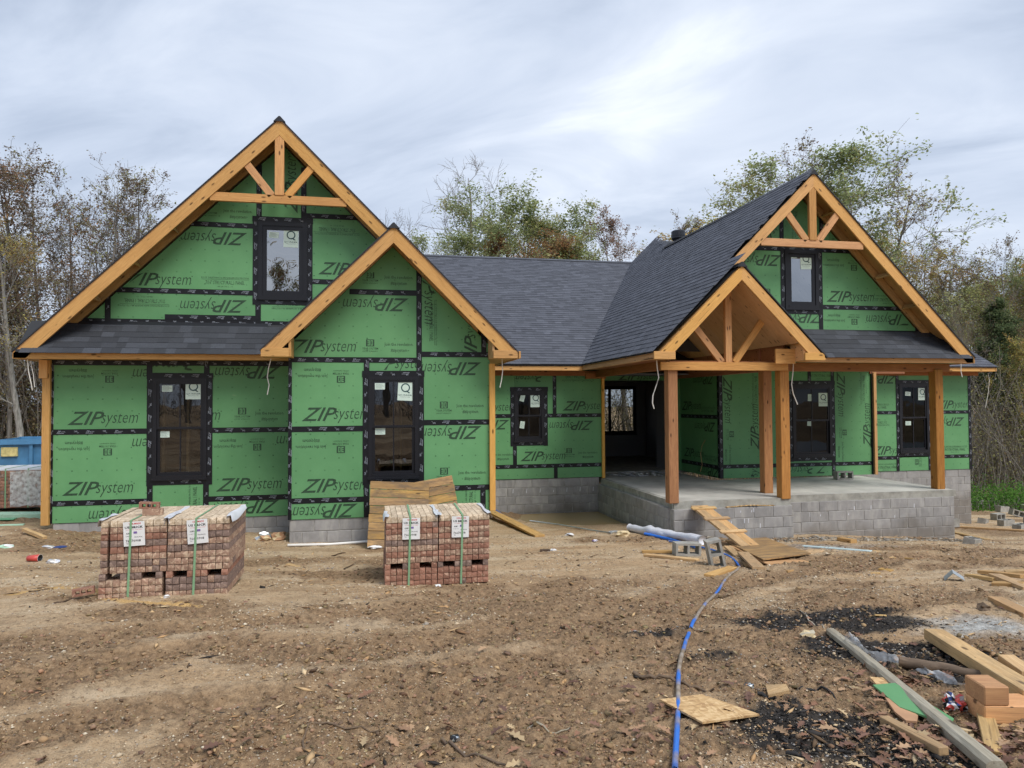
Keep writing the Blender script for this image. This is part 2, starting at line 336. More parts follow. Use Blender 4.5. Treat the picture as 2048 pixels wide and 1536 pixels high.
M['steel']=plain('galvanised_sheet',(.55,.60,.63),.35,.6,var=.15); M['trimblue']=plain('pale_blue_trim',(.55,.68,.70),.45,var=.12)
M['rope']=plain('white_cable',(.74,.72,.66),.5)
M['dumpster']=plain('blue_dumpster_paint',(.075,.22,.40),.5,var=.25,vs=3)
M['yellow']=plain('yellow_label',(.62,.52,.22),.6,var=.3,vs=12)
M['black']=plain('black_plastic',(.012,.013,.015),.3); M['redcup']=plain('red_plastic',(.58,.075,.06),.4); M['silver']=plain('crumpled_foil',(.62,.64,.68),.3,.5,var=.3,vs=30)
M['bluerag']=plain('blue_rag',(.03,.06,.20),.8,var=.3,vs=20); M['palegreen']=plain('pale_green_board',(.36,.56,.42),.6,var=.15); M['greenhose']=plain('green_hose',(.12,.34,.19),.5)
M['card']=plain('brown_cardboard',(.47,.27,.15),.8,var=.2); M['tan']=plain('tan_foam',(.62,.50,.30),.8,var=.25,vs=9)
def osb():
    m,t,b=newmat('osb_sheet'); vo=t.nodes.new('ShaderNodeTexVoronoi'); vo.inputs['Scale'].default_value=1; t.links.new(mapping(t,(18,55,40)),vo.inputs['Vector'])
    vo2=t.nodes.new('ShaderNodeTexVoronoi'); vo2.inputs['Scale'].default_value=1; t.links.new(mapping(t,(60,16,40)),vo2.inputs['Vector'])
    c=mixc(t,.5,vo.outputs['Color'],vo2.outputs['Color']); bw=t.nodes.new('ShaderNodeRGBToBW'); t.links.new(c,bw.inputs[0])
    t.links.new(rmp(t,bw.outputs[0],[(.25,(.42,.25,.11)),(.5,(.60,.39,.18)),(.75,(.72,.51,.27))]),b.inputs['Base Color']); b.inputs['Roughness'].default_value=.7; bump(t,b,bw.outputs[0],.3,.003); return m
M['osb']=osb()
def film():
    m,t,b=newmat('clear_plastic_film'); t.nodes.remove(b); o=t.nodes['Material Output']; tr=t.nodes.new('ShaderNodeBsdfTransparent'); d=t.nodes.new('ShaderNodeBsdfPrincipled')
    d.inputs['Base Color'].default_value=(.74,.75,.76,1); d.inputs['Roughness'].default_value=.25; mx=t.nodes.new('ShaderNodeMixShader'); t.links.new(rmp(t,nz(t,mapping(t),14,4),[(.35,.3),(.65,.85)]),mx.inputs[0])
    t.links.new(tr.outputs[0],mx.inputs[1]); t.links.new(d.outputs[0],mx.inputs[2]); t.links.new(mx.outputs[0],o.inputs[0]); return m
M['film']=film()
def leafmat(name,trans=.5):
    m,t,b=newmat(name); t.nodes.remove(b); o=t.nodes['Material Output']; at=t.nodes.new('ShaderNodeAttribute'); at.attribute_name='col'
    d=t.nodes.new('ShaderNodeBsdfDiffuse'); tr=t.nodes.new('ShaderNodeBsdfTranslucent'); t.links.new(at.outputs['Color'],d.inputs[0]); t.links.new(at.outputs['Color'],tr.inputs[0])
    mx=t.nodes.new('ShaderNodeMixShader'); mx.inputs[0].default_value=trans; t.links.new(d.outputs[0],mx.inputs[1]); t.links.new(tr.outputs[0],mx.inputs[2]); t.links.new(mx.outputs[0],o.inputs[0]); return m
M['leaf']=leafmat('tree_leaf')
def attrmat(name,rough=.85):
    m,t,b=newmat(name); at=t.nodes.new('ShaderNodeAttribute'); at.attribute_name='col'; t.links.new(at.outputs['Color'],b.inputs['Base Color']); b.inputs['Roughness'].default_value=rough; b.inputs['Specular IOR Level'].default_value=.25; return m
M['chips']=attrmat('stones_and_chips'); M['litter']=attrmat('fallen_leaves',.7)
def treebark(name,c1,c2):
    m,t,b=newmat(name); n=nz(t,mapping(t,(6,6,1.2),coord='Object'),2.5,5,.65); t.links.new(rmp(t,n,[(.35,c1),(.68,c2)]),b.inputs['Base Color']); b.inputs['Roughness'].default_value=.95; b.inputs['Specular IOR Level'].default_value=.1; return m
M['treebark']=treebark('tree_bark',(.13,.115,.10),(.31,.29,.26)); M['palebark']=treebark('pale_bark',(.20,.19,.17),(.50,.48,.44))
def setcol(me,cols):
    """per-face colour on a mesh (faces all the same size n)"""
    a=me.color_attributes.new('col','FLOAT_COLOR','CORNER'); nl=len(me.loops); nf=len(me.polygons); c=np.ones((nf,4),np.float32); c[:,:3]=cols
    tot=np.zeros(nf,np.int32); me.polygons.foreach_get('loop_total',tot); a.data.foreach_set('color',np.repeat(c,tot,axis=0).ravel())

# ---------------------------------------------------------------- ground: one sheet with ruts, burn scars, ash and sawdust
def npmesh(name,V,F,mats,smooth=False):
    V=np.asarray(V,np.float32); F=np.asarray(F,np.int32); k=F.shape[1]; me=bpy.data.meshes.new(name)
    me.vertices.add(len(V)); me.vertices.foreach_set('co',V.ravel()); me.loops.add(F.size); me.loops.foreach_set('vertex_index',F.ravel())
    me.polygons.add(len(F)); me.polygons.foreach_set('loop_start',np.arange(0,F.size,k,dtype=np.int32)); me.polygons.foreach_set('loop_total',np.full(len(F),k,np.int32))
    if smooth: me.polygons.foreach_set('use_smooth',np.ones(len(F),bool))
    for m in (mats if isinstance(mats,(list,tuple)) else [mats]): me.materials.append(m)
    me.update(calc_edges=True); me.validate(); return me
RUTS=[([(-2.251,4.961),(-1.698,5.367),(-0.952,5.604),(-0.073,5.304),(0.598,5.427),(1.768,6.026),(3.437,7.004),(6.262,8.369),(10.360,9.672)],.34,1.0),
      ([(-2.765,6.084),(-1.767,6.292),(-0.610,6.552),(0.779,7.054),(2.291,7.799),(3.584,8.104)],.30,.7),
      ([(-1.860,4.106),(-1.473,4.343),(-0.954,4.605),(-0.264,4.391),(0.183,4.520)],.24,.75),
      ([(0.862,4.742),(1.824,4.931),(2.903,5.070),(4.318,5.781),(5.659,6.070)],.28,.8),
      ([(5.105,8.890),(6.735,8.999),(7.875,8.885),(8.528,7.966)],.45,1.0)]
BURN=[(2.241,3.248,.42,.30,1.0),(2.192,3.527,.22,.18,.8),(2.414,3.032,.36,.26,1.0),(2.608,2.877,.3,.2,.7),(3.534,4.419,.55,.20,1.0),(3.665,4.154,.5,.16,1.0),(3.390,4.601,.3,.2,.8),
      (3.535,5.440,.55,.25,.85),(4.041,5.544,.6,.22,.9),(4.026,5.087,.5,.25,.8),(2.282,4.663,.25,.12,.5),(2.242,5.271,.35,.16,.6),(3.708,3.796,.35,.2,.8)]
ASH=[(4.869,4.783,.62,.30,1.0),(4.745,5.095,.4,.15,.6),(7.545,10.848,.6,.45,.75),(8.603,10.958,.5,.3,.4)]
SAW=[([(-3.646,8.158),(-3.333,8.480),(-2.920,8.283),(-2.338,7.517),(-1.941,7.379),(-1.573,7.147)],.055,1.0)]
def _seg(x,y,pts):
    d=np.full(x.shape,1e9)
    for (ax,ay),(bx,by) in zip(pts[:-1],pts[1:]):
        ux,uy=bx-ax,by-ay; t=np.clip(((x-ax)*ux+(y-ay)*uy)/(ux*ux+uy*uy),0,1); d=np.minimum(d,np.hypot(x-ax-t*ux,y-ay-t*uy))
    return d
PUD=(4.55,15.75)
def gfields(x,y):
    wx=x+.35*(fbm(x*.9,y*.9,3)-.5)*2; wy=y+.30*(fbm(x*.9+40,y*.9+7,3)-.5)*2
    mud=np.zeros(x.shape); rut=np.zeros(x.shape)
    for pts,w,a in RUTS:
        d=_seg(wx,wy,pts)/w; mud=np.maximum(mud,a*np.exp(-(d*.85)**2)); rut+=a*(-.048*np.exp(-(d*1.7)**2)+.026*np.exp(-((d-1.15)*2.2)**2))
    patch=fbm(x*.42+3,y*.75+5,4); mud=np.maximum(mud,np.clip((patch-.50)*4.5,0,.75))
    mud=np.clip(mud*(.35+1.3*fbm(x*2.6,y*2.6+3,4)),0,1)
    burn=np.zeros(x.shape); ash=np.zeros(x.shape); saw=np.zeros(x.shape)
    ex=x+.25*(fbm(x*3,y*3,4)-.5)*2; ey=y+.22*(fbm(x*3+9,y*3,4)-.5)*2
    for L,A in ((BURN,burn),(ASH,ash)):
        for cx,cy,rx,ry,a in L: A[:]=np.maximum(A,a*np.clip(1.7-1.35*np.hypot((ex-cx)/rx,(ey-cy)/ry),0,1))
    burn*=np.clip(.3+1.3*fbm(x*6,y*6,3),0,1); ash*=np.clip(.15+1.5*fbm(x*5+3,y*5,3),0,1)
    for pts,w,a in SAW: saw=np.maximum(saw,a*np.exp(-(_seg(x+.1*(fbm(x*5,y*5,2)-.5),y+.1*(fbm(x*5+4,y*5,2)-.5),pts)/w)**2))
    return mud,rut,burn,ash,saw
def gz(x,y,full=False):
    x=np.asarray(x,float); y=np.asarray(y,float)
    z=gbase(x,y); near=np.clip((30-np.hypot(x,y))/12,0,1)
    mud,rut,burn,ash,saw=gfields(x,y)
    z=z+near*(rut+.045*(fbm(x*.6,y*.6,3)-.5)+.018*(fbm(x*2.4+5,y*2.4,3)-.5)*(1+1.0*mud)+.022*(fbm(x*9,y*9,3)-.5)*(1+3.0*mud)+.020*(fbm(x*26,y*26,2)-.5)*(1+2.2*mud))
    z=z-.24*np.exp(-(((x-PUD[0])/1.15)**2+((y-PUD[1])/1.0)**2)**2)
    return (z,mud,burn,ash,saw) if full else z
def gh(x,y): return float(gz(np.array([x]),np.array([y]))[0])
def ground():
    # fine rows where the site is near, coarse beyond, out to the horizon
    r=[1.6]; 
    while r[-1]<26: r.append(r[-1]*1.0062)
    while r[-1]<700: r.append(r[-1]*1.09)
    rows=np.array(list(-np.geomspace(700,3,26))+[-1.6,0.0,.9]+r)
    t=np.concatenate([-np.geomspace(9,1.32,10),np.linspace(-1.25,1.45,560),np.geomspace(1.55,9,10)])
    Yg,Tg=np.meshgrid(rows,t,indexing='ij'); Xg=Tg*np.maximum(np.abs(Yg),1.4)
    # keep columns fanning from a line well behind the near edge so cells stay even
    z,mud,burn,ash,saw=gz(Xg,Yg,True)
    z=np.where(np.hypot(Xg,Yg)>95,np.clip(z,-6,-1)*0+np.clip(z,-5.2,-1.0),z)
    nr,nc=Xg.shape; V=np.stack([Xg,Yg,z],-1).reshape(-1,3); i=np.arange(nr*nc).reshape(nr,nc)
    F=np.stack([i[:-1,:-1],i[:-1,1:],i[1:,1:],i[1:,:-1]],-1).reshape(-1,4)
    m,tr,b=newmat('site_soil'); tc=tr.nodes.new('ShaderNodeTexCoord'); P=tc.outputs['Object']
    def A(n): a=tr.nodes.new('ShaderNodeAttribute'); a.attribute_name=n; return a.outputs['Fac']
    n1=nz(tr,P,2.2,6,.62,.4); n2=nz(tr,P,19,6,.7); n3=nz(tr,P,95,3,.7)
    dry=rmp(tr,n1,[(.28,(.39,.268,.155)),(.5,(.52,.378,.232)),(.75,(.63,.485,.320))])
    dry=mixc(tr,rmp(tr,nz(tr,P,.55,4),[(.42,0.0),(.68,.55)]),dry,(.50,.305,.150))
    sv=tr.nodes.new('ShaderNodeMapping'); sv.inputs['Scale'].default_value=(.32,1.25,1); sv.inputs['Rotation'].default_value=(0,0,-.18); tr.links.new(P,sv.inputs['Vector']); st=nz(tr,sv.outputs[0],1.5,5,.6,.5)
    dry=mixc(tr,rmp(tr,st,[(.50,0.0),(.66,.85)]),dry,(.64,.51,.35)); dry=mixc(tr,rmp(tr,st,[(.30,.75),(.45,0.0)]),dry,(.30,.195,.108))
    dry=mixc(tr,rmp(tr,n2,[(.34,.6),(.5,0.0)]),dry,(.17,.115,.066))
    sp=tr.nodes.new('ShaderNodeTexVoronoi'); sp.inputs['Scale'].default_value=60; tr.links.new(P,sp.inputs['Vector'])
    dry=mixc(tr,rmp(tr,sp.outputs['Distance'],[(.10,.75),(.22,0.0)]),dry,(.50,.42,.30))
    mudc=rmp(tr,n2,[(.32,(.135,.088,.050)),(.52,(.300,.195,.108)),(.72,(.47,.325,.190))])
    col=mixc(tr,rmp(tr,A('mud'),[(.12,0.0),(.6,1.0)]),dry,mudc)
    v2=tr.nodes.new('ShaderNodeTexVoronoi'); v2.inputs['Scale'].default_value=34; v2.inputs['Randomness'].default_value=1; tr.links.new(P,v2.inputs['Vector'])
    col=mixc(tr,rmp(tr,v2.outputs['Distance'],[(.10,.7),(.24,0.0)]),col,rmp(tr,v2.outputs['Color'],[(.2,(.10,.07,.045)),(.5,(.30,.21,.13)),(.8,(.56,.45,.32))]))
    col=mixc(tr,rmp(tr,n3,[(.33,.6),(.45,0.0)]),col,(.11,.075,.048))
    n4=nz(tr,P,48,4,.75,.5); col=mixc(tr,rmp(tr,n4,[(.28,.55),(.40,0.0)]),col,(.085,.060,.040)); col=mixc(tr,rmp(tr,n4,[(.64,0.0),(.76,.4)]),col,(.60,.48,.33))
    col=mixc(tr,A('ash'),col,rmp(tr,n2,[(.35,(.22,.21,.19)),(.65,(.60,.60,.57))]))
    col=mixc(tr,rmp(tr,A('burn'),[(.08,0.0),(.45,.96)]),col,rmp(tr,n2,[(.35,(.010,.010,.010)),(.7,(.052,.048,.045))]))
    col=mixc(tr,rmp(tr,A('saw'),[(.2,0.0),(.7,.9)]),col,rmp(tr,n3,[(.3,(.52,.31,.11)),(.7,(.74,.50,.22))]))
    tr.links.new(col,b.inputs['Base Color']); b.inputs['Specular IOR Level'].default_value=.25
    tr.links.new(rmp(tr,A('mud'),[(.3,.92),(1.0,.62)]),b.inputs['Roughness'])
    hgt=mixc(tr,.5,n2,n3); bump(tr,b,mixc(tr,.35,hgt,n4),1.0,.034)
    me=npmesh('ground',V,F,m,True)
    for n,a in (('mud',mud),('burn',burn),('ash',ash),('saw',saw)):
        at=me.attributes.new(n,'FLOAT','POINT'); at.data.foreach_set('value',a.astype(np.float32).ravel())
    tag(obj('ground',me),kind='structure',label='rutted brown mud and gravel building site ground')
ground()
# puddle in the corner by the porch foundation
def puddle():
    m,t,b=newmat('muddy_water'); b.inputs['Base Color'].default_value=(.44,.32,.145,1); b.inputs['Roughness'].default_value=.07; b.inputs['Specular IOR Level'].default_value=.5
    n=28; V=[(PUD[0],PUD[1],0)]+[(PUD[0]+1.6*math.cos(6.2832*i/n),PUD[1]+1.3*math.sin(6.2832*i/n),0) for i in range(n)]
    V=[(min(x,5.47),min(y,16.6),-2.672) for x,y,_ in V]; F=[(0,1+i,1+(i+1)%n) for i in range(n)]
    tag(obj('puddle_water',mk('puddle_water',V,F,m)),kind='structure',label='muddy brown puddle beside the porch foundation')
puddle()
# ---------------------------------------------------------------- scattered stones, chips, clods and leaves (uncountable)
def rotm(n,rng,tilt=math.pi):
    a=rng.uniform(0,2*math.pi,n); c=rng.uniform(-tilt,tilt,n)*.5; d=rng.uniform(0,2*math.pi,n)
    def Rz(t): z=np.zeros_like(t); o=np.ones_like(t); return np.stack([np.cos(t),-np.sin(t),z,np.sin(t),np.cos(t),z,z,z,o],-1).reshape(-1,3,3)
    z=np.zeros(n); o=np.ones(n); Rx=np.stack([o,z,z,z,np.cos(c),-np.sin(c),z,np.sin(c),np.cos(c)],-1).reshape(-1,3,3)
    return Rz(d)@Rx@Rz(a)
def scatter(name,tv,tf,pos,scl,cols,mat,rng,tilt=math.pi,jit=.25,sink=.3,smooth=False):
    n=len(pos); tv=np.asarray(tv,float); tf=np.asarray(tf); k=len(tv)
    V=tv[None]*(1+jit*rng.uniform(-1,1,(n,k,1)))*scl[:,None,:]; V=np.einsum('nij,nkj->nki',rotm(n,rng,tilt),V)
    pos=pos.copy(); pos[:,2]+=scl[:,2]*(.5-sink); V=V+pos[:,None,:]
    F=(tf[None]+ (np.arange(n)*k)[:,None,None]).reshape(-1,tf.shape[1]); me=npmesh(name,V.reshape(-1,3),F,mat,smooth); setcol(me,np.repeat(cols,len(tf),axis=0)); return me
def spots(n,rng,y0,y1,p=1.0,t0=-.95,t1=1.15):
    y=(rng.uniform(y1**-p,y0**-p,n))**(-1/p) if p else rng.uniform(y0,y1,n); x=rng.uniform(t0,t1,n)*(y+1.0); return x,y
OCT_V=[(1,0,0),(-1,0,0),(0,1,0),(0,-1,0),(0,0,1),(0,0,-1)]; OCT_F=[(0,2,4),(2,1,4),(1,3,4),(3,0,4),(2,0,5),(1,2,5),(3,1,5),(0,3,5)]
def blocked(x,y):
    b=(y>12.25)&(x<8.2)&(x>5.4); b|=(y>12.55)&(x>8); b|=(y>16.5)&(x>2); b|=(y>12.35)&(x>-1.4)&(x<2.2); b|=(y>13.3)&(x<2.2)&(x>-5.4); return b
def stones():
    rng=np.random.default_rng(3); x1,y1=spots(110000,rng,2.3,7.5,.8); x2,y2=spots(70000,rng,6,13.2,.4); x=np.r_[x1,x2]; y=np.r_[y1,y2]
    z,mud,burn,ash,saw=gz(x,y,True); dens=fbm(x*1.1+20,y*1.6,3); keep=(rng.random(len(x))<np.clip((dens-.38)*3.6,.06,1)*(1-.7*mud)*(1-.5*burn))&~blocked(x,y)
    x,y,z=x[keep],y[keep],z[keep]; n=len(x); s=np.exp(rng.normal(0,.45,n))*(.0024+.0008*y); s=np.clip(s,.0025,.03)
    pal=np.array([(.56,.45,.31),(.50,.39,.26),(.64,.56,.43),(.40,.35,.29),(.33,.24,.15),(.47,.33,.20),(.26,.21,.17)]); c=pal[rng.choice(7,n,p=[.22,.2,.12,.14,.14,.12,.06])]*rng.uniform(.75,1.15,(n,1))
    scl=np.stack([s,s*rng.uniform(.6,.95,n),s*rng.uniform(.35,.6,n)],1); me=scatter('gravel',OCT_V,OCT_F,np.stack([x,y,z],1),scl,c,M['chips'],rng,.7)
    tag(obj('gravel',me),kind='stuff',label='pale pebbles and stone chips strewn over the mud')
    # wood chips and bark bits
    x,y=spots(11000,rng,2.4,13,.7); z,mud,burn,ash,saw=gz(x,y,True); dens=fbm(x*.8+70,y*1.1,3); keep=(rng.random(len(x))<np.clip((dens-.38)*4,.06,1))&~blocked(x,y); x,y,z=x[keep],y[keep],z[keep]; n=len(x)
    s=np.exp(rng.normal(0,.5,n))*(.010+.0016*y); pal=np.array([(.56,.38,.20),(.44,.27,.13),(.24,.14,.075),(.13,.085,.05),(.66,.50,.30),(.035,.03,.027)]); c=pal[rng.choice(6,n,p=[.2,.2,.22,.2,.1,.08])]*rng.uniform(.8,1.15,(n,1))
    scl=np.stack([s*rng.uniform(.7,1.8,n),s*rng.uniform(.18,.5,n),s*.12],1); me=scatter('wood_chips',OCT_V,OCT_F,np.stack([x,y,z+.004],1),scl,c,M['chips'],rng,.9,.3,.1)
    tag(obj('wood_chips',me),kind='stuff',label='splinters of wood and bark strewn over the mud')
def clods():
    rng=np.random.default_rng(5); x,y=spots(130000,rng,2.5,13,.7); z,mud,burn,ash,saw=gz(x,y,True); keep=(rng.random(len(x))<np.clip(mud*1.3-.40,0,1)*.7+.012)&~blocked(x,y); x,y,z=x[keep],y[keep],z[keep]; mud=mud[keep]; n=len(x)
    import bmesh
    bm=bmesh.new(); bmesh.ops.create_icosphere(bm,subdivisions=1,radius=1); tv=[v.co[:] for v in bm.verts]; tv=np.array(tv); tf=np.array([[v.index for v in f.verts] for f in bm.faces]); bm.free()
    s=np.clip(np.exp(rng.normal(0,.5,n))*(.0036+.00075*y),.003,.022); c=np.array([(.27,.180,.105)])*rng.uniform(.4,1.4,(n,1))*rng.uniform(.9,1.1,(n,3))
    scl=np.stack([s*rng.uniform(.8,1.5,n),s,s*rng.uniform(.45,.8,n)],1); me=scatter('mud_clods',tv,tf,np.stack([x,y,z],1),scl,c,M['chips'],rng,.9,.5,.35,False)
    tag(obj('mud_clods',me),kind='stuff',label='churned dark clods of mud along the wheel ruts')
def char_bits():
    rng=np.random.default_rng(8); x=[];y=[]
    for cx,cy,rx,ry,a in BURN:
        k=int(1500*a*rx*ry/.12); x.append(rng.normal(cx,rx*.55,k)); y.append(rng.normal(cy,ry*.55,k))
    x=np.concatenate(x); y=np.concatenate(y); z=gz(x,y); n=len(x); s=np.exp(rng.normal(0,.5,n))*.0052; c=np.array([(.022,.020,.019)])*rng.uniform(.4,2.6,(n,1))
    g=rng.random(n)<.06; c[g]=(.33,.32,.31)
    scl=np.stack([s*rng.uniform(.8,2.0,n),s*.7,s*.5],1); me=scatter('charcoal',OCT_V,OCT_F,np.stack([x,y,z],1),scl,c,M['chips'],rng,.9,.35,.25)
    tag(obj('charcoal',me),kind='stuff',label='black charcoal and ash left from burn piles')
def litter():
    rng=np.random.default_rng(12)
    half=[(0,0),(.10,.06),(.22,.05),(.30,.22),(.42,.10),(.55,.30),(.66,.12),(.80,.20),(.88,.07),(1.0,0)]
    up=np.array(half); dn=up[1:-1][::-1]*[1,-1]; ring=np.concatenate([up,dn]); k=len(ring)
    tv=np.c_[ring[:,0]-.5,ring[:,1],.10*np.sin(ring[:,0]*3.1)+.5*np.abs(ring[:,1])-.08]; tv=np.r_[tv,[[0.,0.,-.02]]]
    tf=np.array([(i,(i+1)%k,k) for i in range(k)])
    P=[]
    for cx,cy,sx,sy,m in [(2.917,2.966,.30,.20,120),(2.688,2.964,.22,.14,70),(3.359,3.891,.28,.12,40),(2.703,3.468,.35,.2,40),(1.982,3.194,.6,.3,30),(1.149,3.648,.5,.3,22),(0.578,3.471,.5,.25,22),(-0.253,3.788,.8,.3,18),(1.539,3.769,.3,.2,20)]:
        P.append(np.c_[rng.normal(cx,sx,m),rng.normal(cy,sy,m)])
    xx,yy=spots(120,rng,2.6,9,1.0); P.append(np.c_[xx,yy]); P=np.concatenate(P); z=gz(P[:,0],P[:,1]); n=len(P); s=rng.uniform(.055,.115,n)
    pal=np.array([(.25,.135,.085),(.19,.105,.075),(.31,.19,.115),(.38,.25,.15),(.14,.08,.06),(.48,.36,.21)]); c=pal[rng.choice(6,n,p=[.3,.24,.18,.12,.1,.06])]*rng.uniform(.75,1.2,(n,1))
    me=scatter('fallen_leaves',tv,tf,np.c_[P,z+.008+rng.random(n)*.012],np.stack([s,s*.9,s*.55],1),c,M['litter'],rng,1.1,.12,.4)
    tag(obj('fallen_leaves',me),kind='stuff',label='fallen brown oak leaves lying on the mud')
stones(); clods(); char_bits(); litter()

# ================================================================ the house
H=empty('house',(3.5,14.0,-2.5),'unfinished gabled house in green sheathing with cedar trim and dark shingle roof','house')
YL,YB,YM,YP,YG,YE=13.36,12.40,16.63,15.60,12.95,17.75     # left wall, bump-out, main wall, porch wall, upper right gable, entry wall
EZ=0.90; EB=0.775                                         # eave top and bottom
# ---------------------------------------------------------------- lettering
def text_mesh(s,size=1.0,shear=0.0,off=0.0,sx=1.0,sp=1.0,ax='CENTER',res=2):
    cu=bpy.data.curves.new('lettering','FONT'); cu.body=s; cu.size=size; cu.shear=shear; cu.offset=off; cu.resolution_u=res; cu.space_character=sp
    cu.align_x=ax; cu.align_y='CENTER' if False else 'TOP_BASELINE' if False else 'BOTTOM_BASELINE' if False else 'TOP'
    o=bpy.data.objects.new('lettering_tmp',cu); COL.objects.link(o); dg=bpy.context.evaluated_depsgraph_get(); me=bpy.data.meshes.new_from_object(o.evaluated_get(dg))
    v=np.zeros(len(me.vertices)*3,np.float32); me.vertices.foreach_get('co',v); v=v.reshape(-1,3).copy(); f=[tuple(p.vertices) for p in me.polygons]
    bpy.data.objects.remove(o); bpy.data.curves.remove(cu); bpy.data.meshes.remove(me)
    v[:,0]*=sx; return v,f
def tjoin(parts):
    V=[];F=[];b=0
    for v,f in parts: V.append(v); F+=[tuple(i+b for i in q) for q in f]; b+=len(v)
    return np.concatenate(V),F
def fit(vf,x0,x1,y0,y1):
    v,f=vf; v=v.copy(); mn=v.min(0); mx=v.max(0); v[:,0]=x0+(v[:,0]-mn[0])/(mx[0]-mn[0])*(x1-x0); v[:,1]=y0+(v[:,1]-mn[1])/(mx[1]-mn[1])*(y1-y0); return v,f
def rect(x0,x1,y0,y1): return np.array([(x0,y0,0),(x1,y0,0),(x1,y1,0),(x0,y1,0)],np.float32),[(0,1,2,3)]
_ZIP=fit(text_mesh('ZIP',1,.42,.012),-.56,.02,-.115,.115); _SYS=fit(text_mesh('system',1,.30,-.008),-.03,.56,-.155,.075)
T_ZIP=tjoin([_ZIP,_SYS,fit(text_mesh('.',1,0,0),.565,.585,.06,.08)])
_b=[rect(-.062,.062,.028,.032),rect(-.062,.062,.128,.132),rect(-.062,-.058,.028,.132),rect(.058,.062,.028,.132)]
def box30():
    # dark square with the figure 30 left green: the square is built as bars round the digits
    n=[rect(-.07,.07,.02,.033),rect(-.07,.07,.127,.14),rect(-.07,-.055,.033,.127),rect(.055,.07,.033,.127),rect(-.006,.006,.033,.127)]
    n+=[rect(-.055,-.046,.033,.127),rect(.046,.055,.033,.127),rect(-.046,-.022,.056,.072),rect(-.046,-.022,.088,.104),rect(.018,.034,.05,.11)]
    return tjoin(n)
T_30=tjoin([box30(),fit(text_mesh('YEAR SYSTEM',1,0,.004,res=1),-.135,.135,-.035,.0),fit(text_mesh('LIMITED WARRANTY',1,0,0,res=1),-.13,.13,-.075,-.055)])
T_JOIN=tjoin([fit(text_mesh('Join the revolution.',1,0,.006,res=1),-.25,.25,.01,.085),fit(text_mesh('#zipsystem',1,0,.006,res=1),-.14,.14,-.095,-.02)])
T_PANEL=tjoin([fit(text_mesh('ROOF SHEATHING & AIR BARRIER PROTECTION',1,0,0,res=1),-.40,.40,.045,.075),rect(-.40,.40,.028,.033),fit(text_mesh('7/16" STRUCTURAL 1 PANEL',1,0,.006,res=1),-.33,.33,-.06,.01),fit(text_mesh('48-24  PS-2  10',1,0,0,res=1),-.13,.13,-.11,-.085)])
PRN={}
for _n,_t in (('zip',T_ZIP),('30',T_30),('join',T_JOIN),('panel',T_PANEL)): PRN[_n]=mk('lettering_'+_n,_t[0],_t[1],M['ink'])
def cut_print(kind,X,z,rot,ok):
    me=PRN[kind]; nv=len(me.vertices); v=np.zeros(nv*3,np.float32); me.vertices.foreach_get('co',v); v=v.reshape(-1,3); a=math.radians(rot); c,s_=math.cos(a),math.sin(a)
    wx=X+v[:,0]*c-v[:,1]*s_; wz=z+v[:,0]*s_+v[:,1]*c; F=[tuple(p.vertices) for p in me.polygons]; K=[f for f in F if all(ok(wx[i],wz[i]) for i in f)]
    if len(K)==len(F): return me
    if not K: return None
    u=sorted({i for f in K for i in f}); r={k:i for i,k in enumerate(u)}; return mk(me.name,v[u],[tuple(r[i] for i in f) for f in K],M['ink'])
def prt(kind,X,z,rot,parent,y,s=1.0,me=None):
    """printed words on the sheathing; face 0 looks towards the camera, 90 looks along -x"""
    mw=Matrix.Translation((X,y-.0125,z))@Matrix.Rotation(math.radians(90),4,'X')@Matrix.Rotation(math.radians(rot),4,'Z')@Matrix.Scale(s,4)
    return obj('lettering',me or PRN[kind],parent,mw,kind='stuff')
# ---------------------------------------------------------------- sheathing panels
def clip(poly,a,b,c):
    out=[]
    for i in range(len(poly)):
        p,q=poly[i],poly[(i+1)%len(poly)]; dp=a*p[0]+b*p[1]-c; dq=a*q[0]+b*q[1]-c
        if dp<=0: out.append(p)
        if (dp<0<dq) or (dq<0<dp): t=dp/(dp-dq); out.append((p[0]+(q[0]-p[0])*t,p[1]+(q[1]-p[1])*t))
    return out
def panel(Y,x0,x1,z0,z1,holes=(),gable=None,prints=(),th=.011):
    rects=[(x0+.002,x1-.002,z0+.002,z1-.002)]
    for hx0,hx1,hz0,hz1 in holes:
        nr=[]
        for a,b,c,d in rects:
            if hx1<=a or hx0>=b or hz1<=c or hz0>=d: nr.append((a,b,c,d)); continue
            if hx0>a: nr.append((a,hx0,c,d))
            if hx1<b: nr.append((hx1,b,c,d))
            m0,m1=max(a,hx0),min(b,hx1)
            if hz0>c: nr.append((m0,m1,c,hz0))
            if hz1<d: nr.append((m0,m1,hz1,d))
        rects=nr
    mb=MB()
    for a,b,c,d in rects:
        poly=[(a,c),(b,c),(b,d),(a,d)]
        for g in (gable or ()): poly=clip(poly,*g)
        if len(poly)<3: continue
        n=len(poly); V=[(x,Y-th,z) for x,z in poly]+[(x,Y,z) for x,z in poly]
        mb.add(V,[tuple(range(n)),tuple(range(2*n-1,n-1,-1))]+[(i,i+n,(i+1)%n+n,(i+1)%n) for i in range(n)])
    if not mb.v: return None
    o=obj('sheathing_panel',mb.mesh('sheathing_panel',M['zip']),H)
    def ok(x,z):
        return x0<x<x1 and z0<z<z1 and not any(a<x<b and c<z<d for a,b,c,d in holes) and all(g[0]*x+g[1]*z<=g[2] for g in (gable or ()))
    for kind,X,z,rot in prints:
        me=cut_print(kind,X,z,rot,ok)
        if me: prt(kind,X,z,rot,o,Y,1.0,me)
    return o
